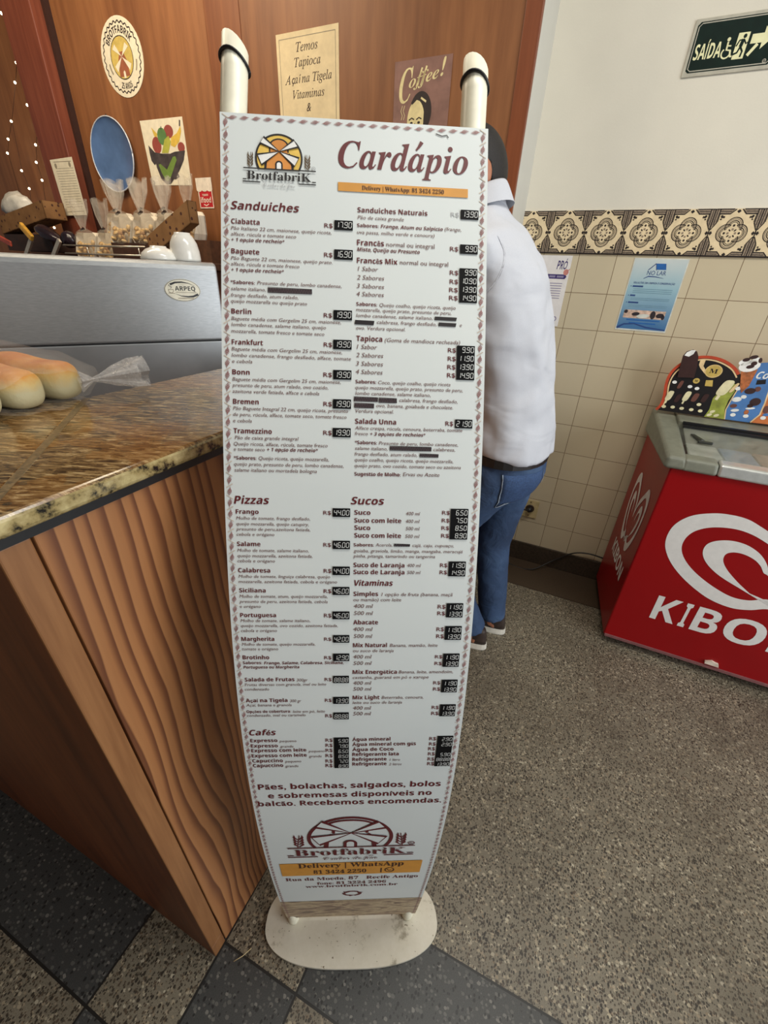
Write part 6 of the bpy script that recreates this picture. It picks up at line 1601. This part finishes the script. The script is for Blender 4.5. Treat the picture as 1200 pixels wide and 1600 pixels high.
# ------------------------------------------------------------------ the man leaning on the counter
PHI = math.radians(150); MO = Vector((0.46, 1.50, 0))
MFW = Vector((math.cos(PHI), math.sin(PHI), 0)); MLF = Vector((-math.sin(PHI), math.cos(PHI), 0))
def m3(f, l, z): return MO + MFW * f + MLF * l + Vector((0, 0, z))
man = thing('person', 'person in white shirt and jeans leaning on the counter behind the menu stand', 'person', tuple(MO))
skin = mat('tan_skin', (170, 112, 84), 0.5, var=0.05, scale=30)
hairm = mat('short_black_hair', (24, 20, 20), 0.6, var=0.3, scale=180, bump=0.4, bscale=400)
shirtm = NT('white_cotton_shirt'); v = shirtm.coord('Object', (1, 1, 2.2))
fold = shirtm.noise(v, 4.5, 2, 0.4, 0.8)
shirtm.col(shirtm.ramp(shirtm.noise(v, 500, 2), [(0.3, (190, 193, 201)), (0.7, (200, 203, 211))])); shirtm.rough(0.8); shirtm.bump(fold, 0.25, 0.05)
jeanm = NT('blue_denim'); v = jeanm.coord()
fade = jeanm.noise(v, 5, 3); weave = jeanm.noise(v, 700, 2)
jc = jeanm.ramp(fade, [(0.3, (38, 56, 84)), (0.55, (54, 78, 112)), (0.75, (82, 108, 142))])
jeanm.col(jeanm.mix(jeanm.math('MULTIPLY', weave, 0.35), jc, (32, 48, 78))); jeanm.rough(0.85); jeanm.bump(jeanm.noise(v, 14, 3, 0.5, 1.0), 0.4, 0.02)
def ell(c, f, l, z, n=18, ex=1.0):
    """one closed ring of the trunk: centre, half depth, half width"""
    out = []
    for j in range(n):
        a = 2 * math.pi * j / n; ca, sa = math.cos(a), math.sin(a)
        out.append(c + MFW * (f * abs(ca) ** ex * (1 if ca > 0 else -1)) + MLF * (l * abs(sa) ** ex * (1 if sa > 0 else -1)) + Vector((0, 0, z)))
    return out
SPINE = [(0.96, 0.0), (1.11, 0.013), (1.3, 0.055), (1.5, 0.115), (1.62, 0.165), (1.70, 0.21), (1.76, 0.245)]
def spf(z): return float(np.interp(z, [a for a, _ in SPINE], [b_ for _, b_ in SPINE]))
HC_ = m3(0.268, 0, 1.785)
HFW = Vector((math.cos(math.radians(194)), math.sin(math.radians(194)), 0)); HLF = Vector((-HFW.y, HFW.x, 0))
def hd(f, l, z):
    """head frame, tipped a little forward"""
    t = math.radians(14); return HC_ + HFW * (f * math.cos(t) + z * math.sin(t)) + HLF * l + Vector((0, 0, z * math.cos(t) - f * math.sin(t)))
def ellipsoid(b, c3, rf, rl, rz, n=16, m=12):
    rings = []
    for i in range(m + 1):
        a = -math.pi / 2 + math.pi * i / m
        rr, zz_ = max(0.02, math.cos(a)), math.sin(a)
        rings.append([c3(rf * rr * math.cos(2 * math.pi * j / n), rl * rr * math.sin(2 * math.pi * j / n), rz * zz_) for j in range(n)])
    b.loft(rings)
b = MB()
# trunk, neck, head
b.loft([ell(m3(spf(z), 0, 0), d, w, z) for z, d, w in ((0.84, 0.05, 0.08), (0.92, 0.105, 0.15), (1.05, 0.095, 0.145), (1.25, 0.095, 0.145), (1.45, 0.105, 0.17), (1.58, 0.09, 0.175), (1.66, 0.065, 0.11), (1.70, 0.055, 0.06))])
b.tube([m3(0.19, 0, 1.64), m3(0.222, 0, 1.70), m3(0.250, 0, 1.76)], [0.062, 0.057, 0.058], 16)
ellipsoid(b, hd, 0.098, 0.076, 0.118)
ellipsoid(b, lambda f, l, z: hd(f + 0.035, l, z - 0.075), 0.062, 0.056, 0.055)
b.tube([hd(0.094, 0, 0.022), hd(0.108, 0, -0.005), hd(0.116, 0, -0.026), hd(0.098, 0, -0.036)], [0.008, 0.010, 0.014, 0.008], 10)
for s_ in (-1, 1):
    ellipsoid(b, lambda f, l, z, s_=s_: hd(f - 0.004 - 0.25 * abs(l), s_ * 0.080 + l, z - 0.005), 0.020, 0.009, 0.034, 12, 8)
    b.tube([hd(0.088, s_ * 0.014, 0.030), hd(0.089, s_ * 0.045, 0.030)], 0.008, 8)
b.tube([hd(0.090, -0.024, -0.066), hd(0.101, 0, -0.062), hd(0.090, 0.024, -0.066)], [0.006, 0.008, 0.006], 8)
# arms and hands
def hand(b, w, dirn, side, palm_up):
    dirn = dirn.normalized(); lat = palm_up.cross(dirn).normalized() * side
    b.tube([w, w + dirn * 0.03, w + dirn * 0.075, w + dirn * 0.095], [(0.026, 0.022), (0.034, 0.018), (0.040, 0.016), (0.036, 0.013)], 12) if False else None
    for k, (off, ln) in enumerate(((-0.030, 0.066), (-0.010, 0.078), (0.010, 0.073), (0.029, 0.058))):
        p0 = w + dirn * 0.030 + lat * off * 0.6; p1 = w + dirn * 0.088 + lat * off; p2 = p1 + dirn * ln * 0.5 + palm_up * 0.008 + lat * off * 0.1; p3 = p1 + dirn * ln * 0.95 - palm_up * 0.006 + lat * off * 0.15
        b.tube([w + lat * off * 0.3, p0, p1], [0.018, 0.014, 0.0105], 10); b.tube([p1, p2, p3], [0.0100, 0.0088, 0.0072], 10)
    th = w + dirn * 0.030 - lat * 0.030
    b.tube([w + dirn * 0.012 - lat * 0.012, th, th + dirn * 0.035 - lat * 0.020, th + dirn * 0.062 - lat * 0.016], [0.017, 0.014, 0.0105, 0.008], 10)
ARMS = {1: ((0.165, 0.165, 1.575), (0.33, 0.27, 1.360), (0.53, 0.17, 1.340)), -1: ((0.165, -0.165, 1.575), (0.30, -0.25, 1.37), (0.50, -0.10, 1.340))}
for s_, (sh, el, wr) in ARMS.items():
    b.tube([m3(0.15, s_ * 0.08, 1.58), m3(*sh), (m3(*sh) + m3(*el)) / 2, m3(*el), (m3(*el) * 0.65 + m3(*wr) * 0.35), m3(*wr)], [0.055, 0.052, 0.045, 0.038, 0.040, 0.026], 14)
    hand(b, m3(*wr), (m3(*wr) - m3(*el)) * Vector((1, 1, 0.15)) + Vector((0, 0, -0.02)), -s_, Vector((0, 0, 1)))
# legs and feet
LEGS = {1: ((0.0, 0.09, 0.90), (0.20, 0.10, 0.52), (-0.005, 0.06, 0.09)), -1: ((-0.01, -0.085, 0.90), (0.015, -0.09, 0.50), (-0.05, -0.085, 0.09))}
for s_, (h, k, a) in LEGS.items():
    b.tube([m3(*h), (m3(*h) + m3(*k)) / 2, m3(*k), (m3(*k) * 0.65 + m3(*a) * 0.35), m3(*a), m3(a[0], a[1], 0.05)], [0.078, 0.070, 0.052, 0.050, 0.036, 0.036], 14)
    b.tube([m3(a[0] - 0.03, a[1], 0.045), m3(a[0] + 0.08, a[1] + 0.005, 0.045), m3(a[0] + 0.17, a[1] + 0.01, 0.035)], [0.032, 0.038, 0.028], 12)
body_o = b.build('body', skin, man, remesh=0.0055, smoothit=3)
# eyes and brows belong to the face
b = MB()
for s_ in (-1, 1): ellipsoid(b, lambda f, l, z, s_=s_: hd(0.0775 + f, s_ * 0.031 + l, 0.010 + z), 0.009, 0.012, 0.007, 10, 8)
b.build('eyes', mat('eye_white', (206, 196, 186), 0.3), body_o)
b = MB()
for s_ in (-1, 1): ellipsoid(b, lambda f, l, z, s_=s_: hd(0.0845 + f, s_ * 0.031 + l, 0.010 + z), 0.003, 0.005, 0.005, 10, 8)
b.build('irises', mat('dark_iris', (34, 22, 18), 0.3), body_o)
b = MB()
for s_ in (-1, 1): b.tube([hd(0.0925, s_ * 0.014, 0.031), hd(0.0885, s_ * 0.032, 0.036), hd(0.077, s_ * 0.052, 0.030)], [0.003, 0.004, 0.002], 8)
b.build('eyebrows', hairm, body_o)
# hair
bm = bmesh.new(); bmesh.ops.create_icosphere(bm, subdivisions=6, radius=1.0)
kill = []
for v_ in bm.verts:
    x, y, z = v_.co
    line = -0.50 if x < -0.25 else (-0.50 + (x + 0.25) * 1.9 if x < 0.22 else 0.39 + (x - 0.22) * 0.45)
    if abs(y) > 0.6 and -0.18 < x < 0.14: line = max(line, 0.12 + 0.25 * max(0, x + 0.05))
    if x < -0.3: line = -0.74
    if z < line: kill.append(v_)
    else:
        r = 1.0
        v_.co = hd(x * 0.106, y * 0.0835, z * (0.124 if z > 0 else 0.118))
bmesh.ops.delete(bm, geom=kill, context='VERTS')
for f_ in bm.faces: f_.smooth = True
me = bpy.data.meshes.new('hair'); bm.to_mesh(me); bm.free(); me.materials.append(hairm)
o = bpy.data.objects.new('hair', me); C.objects.link(o); o.parent = man
so = o.modifiers.new('solid', 'SOLIDIFY'); so.thickness = 0.012; so.offset = -1
# shirt
b = MB()
T_ = [(0.958, 0.150, 0.195), (1.03, 0.150, 0.195), (1.11, 0.142, 0.185), (1.2, 0.134, 0.18), (1.3, 0.134, 0.185), (1.42, 0.136, 0.20), (1.5, 0.134, 0.208), (1.58, 0.122, 0.205), (1.635, 0.104, 0.175), (1.675, 0.086, 0.125), (1.705, 0.070, 0.080), (1.725, 0.066, 0.066)]
b.loft([[p + Vector((0, 0, 0.03 * max(0, (p - m3(spf(z), 0, z)).dot(MLF)) if z < 1.0 else 0)) for p in ell(m3(spf(z) - (0.004 if z < 1.0 else 0), 0, 0), d, w, z, 28)] for z, d, w in T_])
for s_, (sh, el, wr) in ARMS.items():
    S_, E_2, Wr = m3(*sh), m3(*el), m3(*wr)
    b.tube([m3(0.15, s_ * 0.09, 1.575), S_, S_ * 0.55 + E_2 * 0.45, E_2, E_2 * 0.5 + Wr * 0.5, E_2 * 0.2 + Wr * 0.8], [0.075, 0.078, 0.072, 0.060, 0.050, 0.040], 18)
shirt = b.build('shirt', shirtm.m, man, remesh=0.009, smoothit=6)
tx = bpy.data.textures.new('cloth_folds', 'CLOUDS'); tx.noise_scale = 0.22; tx.noise_depth = 2
dm = shirt.modifiers.new('folds', 'DISPLACE'); dm.texture = tx; dm.strength = 0.035; dm.mid_level = 0.5; dm.texture_coords = 'LOCAL'
tx3 = bpy.data.textures.new('cloth_creases', 'MARBLE'); tx3.noise_scale = 0.16; tx3.turbulence = 9.0; tx3.noise_depth = 1
dm = shirt.modifiers.new('creases', 'DISPLACE'); dm.texture = tx3; dm.strength = 0.010; dm.mid_level = 0.5; dm.texture_coords = 'LOCAL'
b = MB(); rings = []
for z, d, w, df in ((1.690, 0.080, 0.090, 0.0), (1.715, 0.074, 0.074, 0.004), (1.745, 0.068, 0.064, 0.006), (1.752, 0.070, 0.066, 0.004), (1.742, 0.078, 0.076, 0.002), (1.716, 0.088, 0.092, -0.004), (1.700, 0.094, 0.100, -0.008)):
    ring = []
    for j in range(30):
        a = 2 * math.pi * j / 30
        ring.append(m3(0.232 + df + d * math.cos(a), w * math.sin(a), z - 0.030 * math.cos(a) - 0.012 + (z - 1.72) * 0.1))
    rings.append(ring)
b.loft(rings, caps=False); b.build('collar', shirtm.m, shirt, subsurf=1)
b = MB()
pts = [m3(0.155 + 0.085 * math.cos(a), 0.190 + 0.018 * math.sin(a * 2), 1.545 + 0.085 * math.sin(a)) for a in np.linspace(0.6, 2 * math.pi + 0.2, 30)]
b.tube(pts, 0.0022, 6); q_ = b.build('sleeve_seam', shirtm.m, shirt)
sw = q_.modifiers.new('wrap', 'SHRINKWRAP'); sw.target = shirt; sw.wrap_method = 'NEAREST_SURFACEPOINT'; sw.offset = 0.001
# jeans
b = MB()
b.loft([ell(m3(f, 0, 0), d, w, z, 24) for z, f, d, w in ((1.035, 0.0, 0.125, 0.172), (0.96, -0.004, 0.136, 0.182), (0.88, -0.008, 0.138, 0.186), (0.81, 0.0, 0.115, 0.17), (0.775, 0.005, 0.07, 0.12))])
for s_, (h, k, a) in LEGS.items():
    H_, K_, A_ = m3(h[0], h[1] * 1.0, h[2]), m3(*k), m3(*a)
    b.tube([H_, H_ * 0.6 + K_ * 0.4, K_, K_ * 0.55 + A_ * 0.45, K_ * 0.15 + A_ * 0.85, A_ + Vector((0, 0, -0.005))], [0.102, 0.096, 0.078, 0.070, 0.064, 0.066], 18)
    for zz_ in (0.02, 0.05): pass
jeans = b.build('jeans', jeanm.m, man, remesh=0.009, smoothit=6)
tx2 = bpy.data.textures.new('denim_folds', 'CLOUDS'); tx2.noise_scale = 0.09; tx2.noise_depth = 1
dm = jeans.modifiers.new('folds', 'DISPLACE'); dm.texture = tx2; dm.strength = 0.012; dm.texture_coords = 'LOCAL'
b = MB(); nn = 8; vs = []
for i in range(nn + 1):
    for j in range(nn + 1):
        u, v_ = i / nn, j / nn
        an = math.radians(172 - 70 * u * (1 - 0.12 * (1 - v_)))
        vs.append(m3(-0.006 + 0.15 * math.cos(an), 0.20 * math.sin(an) * 1.0, 0.76 + 0.165 * v_ - (0.02 * (1 - abs(2 * u - 1)) if j == 0 else 0)))
b.add(vs, [(i * (nn + 1) + j, (i + 1) * (nn + 1) + j, (i + 1) * (nn + 1) + j + 1, i * (nn + 1) + j + 1) for i in range(nn) for j in range(nn)], 0, True)
q_ = b.build('back_pocket', mat('dark_denim_pocket', (50, 74, 112), 0.85, var=0.15, scale=200), jeans)
sw = q_.modifiers.new('wrap', 'SHRINKWRAP'); sw.target = jeans; sw.wrap_method = 'NEAREST_SURFACEPOINT'; sw.offset = 0.002
sd_ = q_.modifiers.new('solid', 'SOLIDIFY'); sd_.thickness = 0.002; sd_.offset = 1
b = MB()
edge_ = [(u, 0.0) for u in np.linspace(0, 1, 12)] ; rim_ = [(0.02, v_) for v_ in np.linspace(1, 0, 10)] + [(u, 0.0) for u in np.linspace(0.02, 0.98, 12)] + [(0.98, v_) for v_ in np.linspace(0, 1, 10)]
pts = []
for u, v_ in rim_:
    an = math.radians(172 - 70 * u * (1 - 0.12 * (1 - v_))); pts.append(m3(-0.006 + 0.155 * math.cos(an), 0.205 * math.sin(an), 0.765 + 0.16 * v_ - (0.02 * (1 - abs(2 * u - 1)) if v_ < 0.01 else 0)))
b.tube(pts, 0.0016, 6); q3 = b.build('pocket_stitching', mat('pale_stitching', (150, 162, 178), 0.8), q_)
sw = q3.modifiers.new('wrap', 'SHRINKWRAP'); sw.target = jeans; sw.wrap_method = 'NEAREST_SURFACEPOINT'; sw.offset = 0.0045
b = MB(); b.loft([ell(m3(-0.003, 0, 0), 0.134 + e, 0.182 + e, z, 28) for z, e in ((0.942, 0.0), (0.942, 0.005), (0.972, 0.005), (0.972, 0.0))], caps=False, smooth=False)
b.build('belt', mat('black_belt', (30, 28, 28), 0.45), man)
# shoes
shoem = mat('dark_brown_shoe', (54, 42, 36), 0.6, var=0.15); solem = mat('white_rubber_sole', (222, 218, 206), 0.5, var=0.03)
for s_, (h, k, a) in LEGS.items():
    def sp(f, l, z, a=a): return m3(a[0] + f, a[1] + l, z)
    def last(f0, f1, w, z, n=26):
        out = []
        for j in range(n):
            an = 2 * math.pi * j / n; ca, sa = math.cos(an), math.sin(an)
            f = (f0 + f1) / 2 + (f1 - f0) / 2 * ca; ww = w * (0.86 + 0.14 * ca)
            out.append(sp(f, ww * abs(sa) ** 0.8 * (1 if sa > 0 else -1), z))
        return out
    b = MB(); b.loft([last(-0.078, 0.205, 0.050, 0.0), last(-0.082, 0.210, 0.053, 0.006), last(-0.080, 0.206, 0.051, 0.034)], smooth=False)
    sole = b
    b2 = MB(); b2.loft([last(-0.077, 0.200, 0.049, 0.033), last(-0.074, 0.190, 0.047, 0.055), last(-0.070, 0.135, 0.044, 0.080), last(-0.066, 0.075, 0.042, 0.100), last(-0.062, 0.062, 0.038, 0.112)])
    so_ = b2.build('shoe', shoem, man); b.build('sole', solem, so_)
rehang(man)
bpy.data.objects.remove(_fobj); bpy.data.scenes.remove(_gs); bpy.data.curves.remove(_fo)
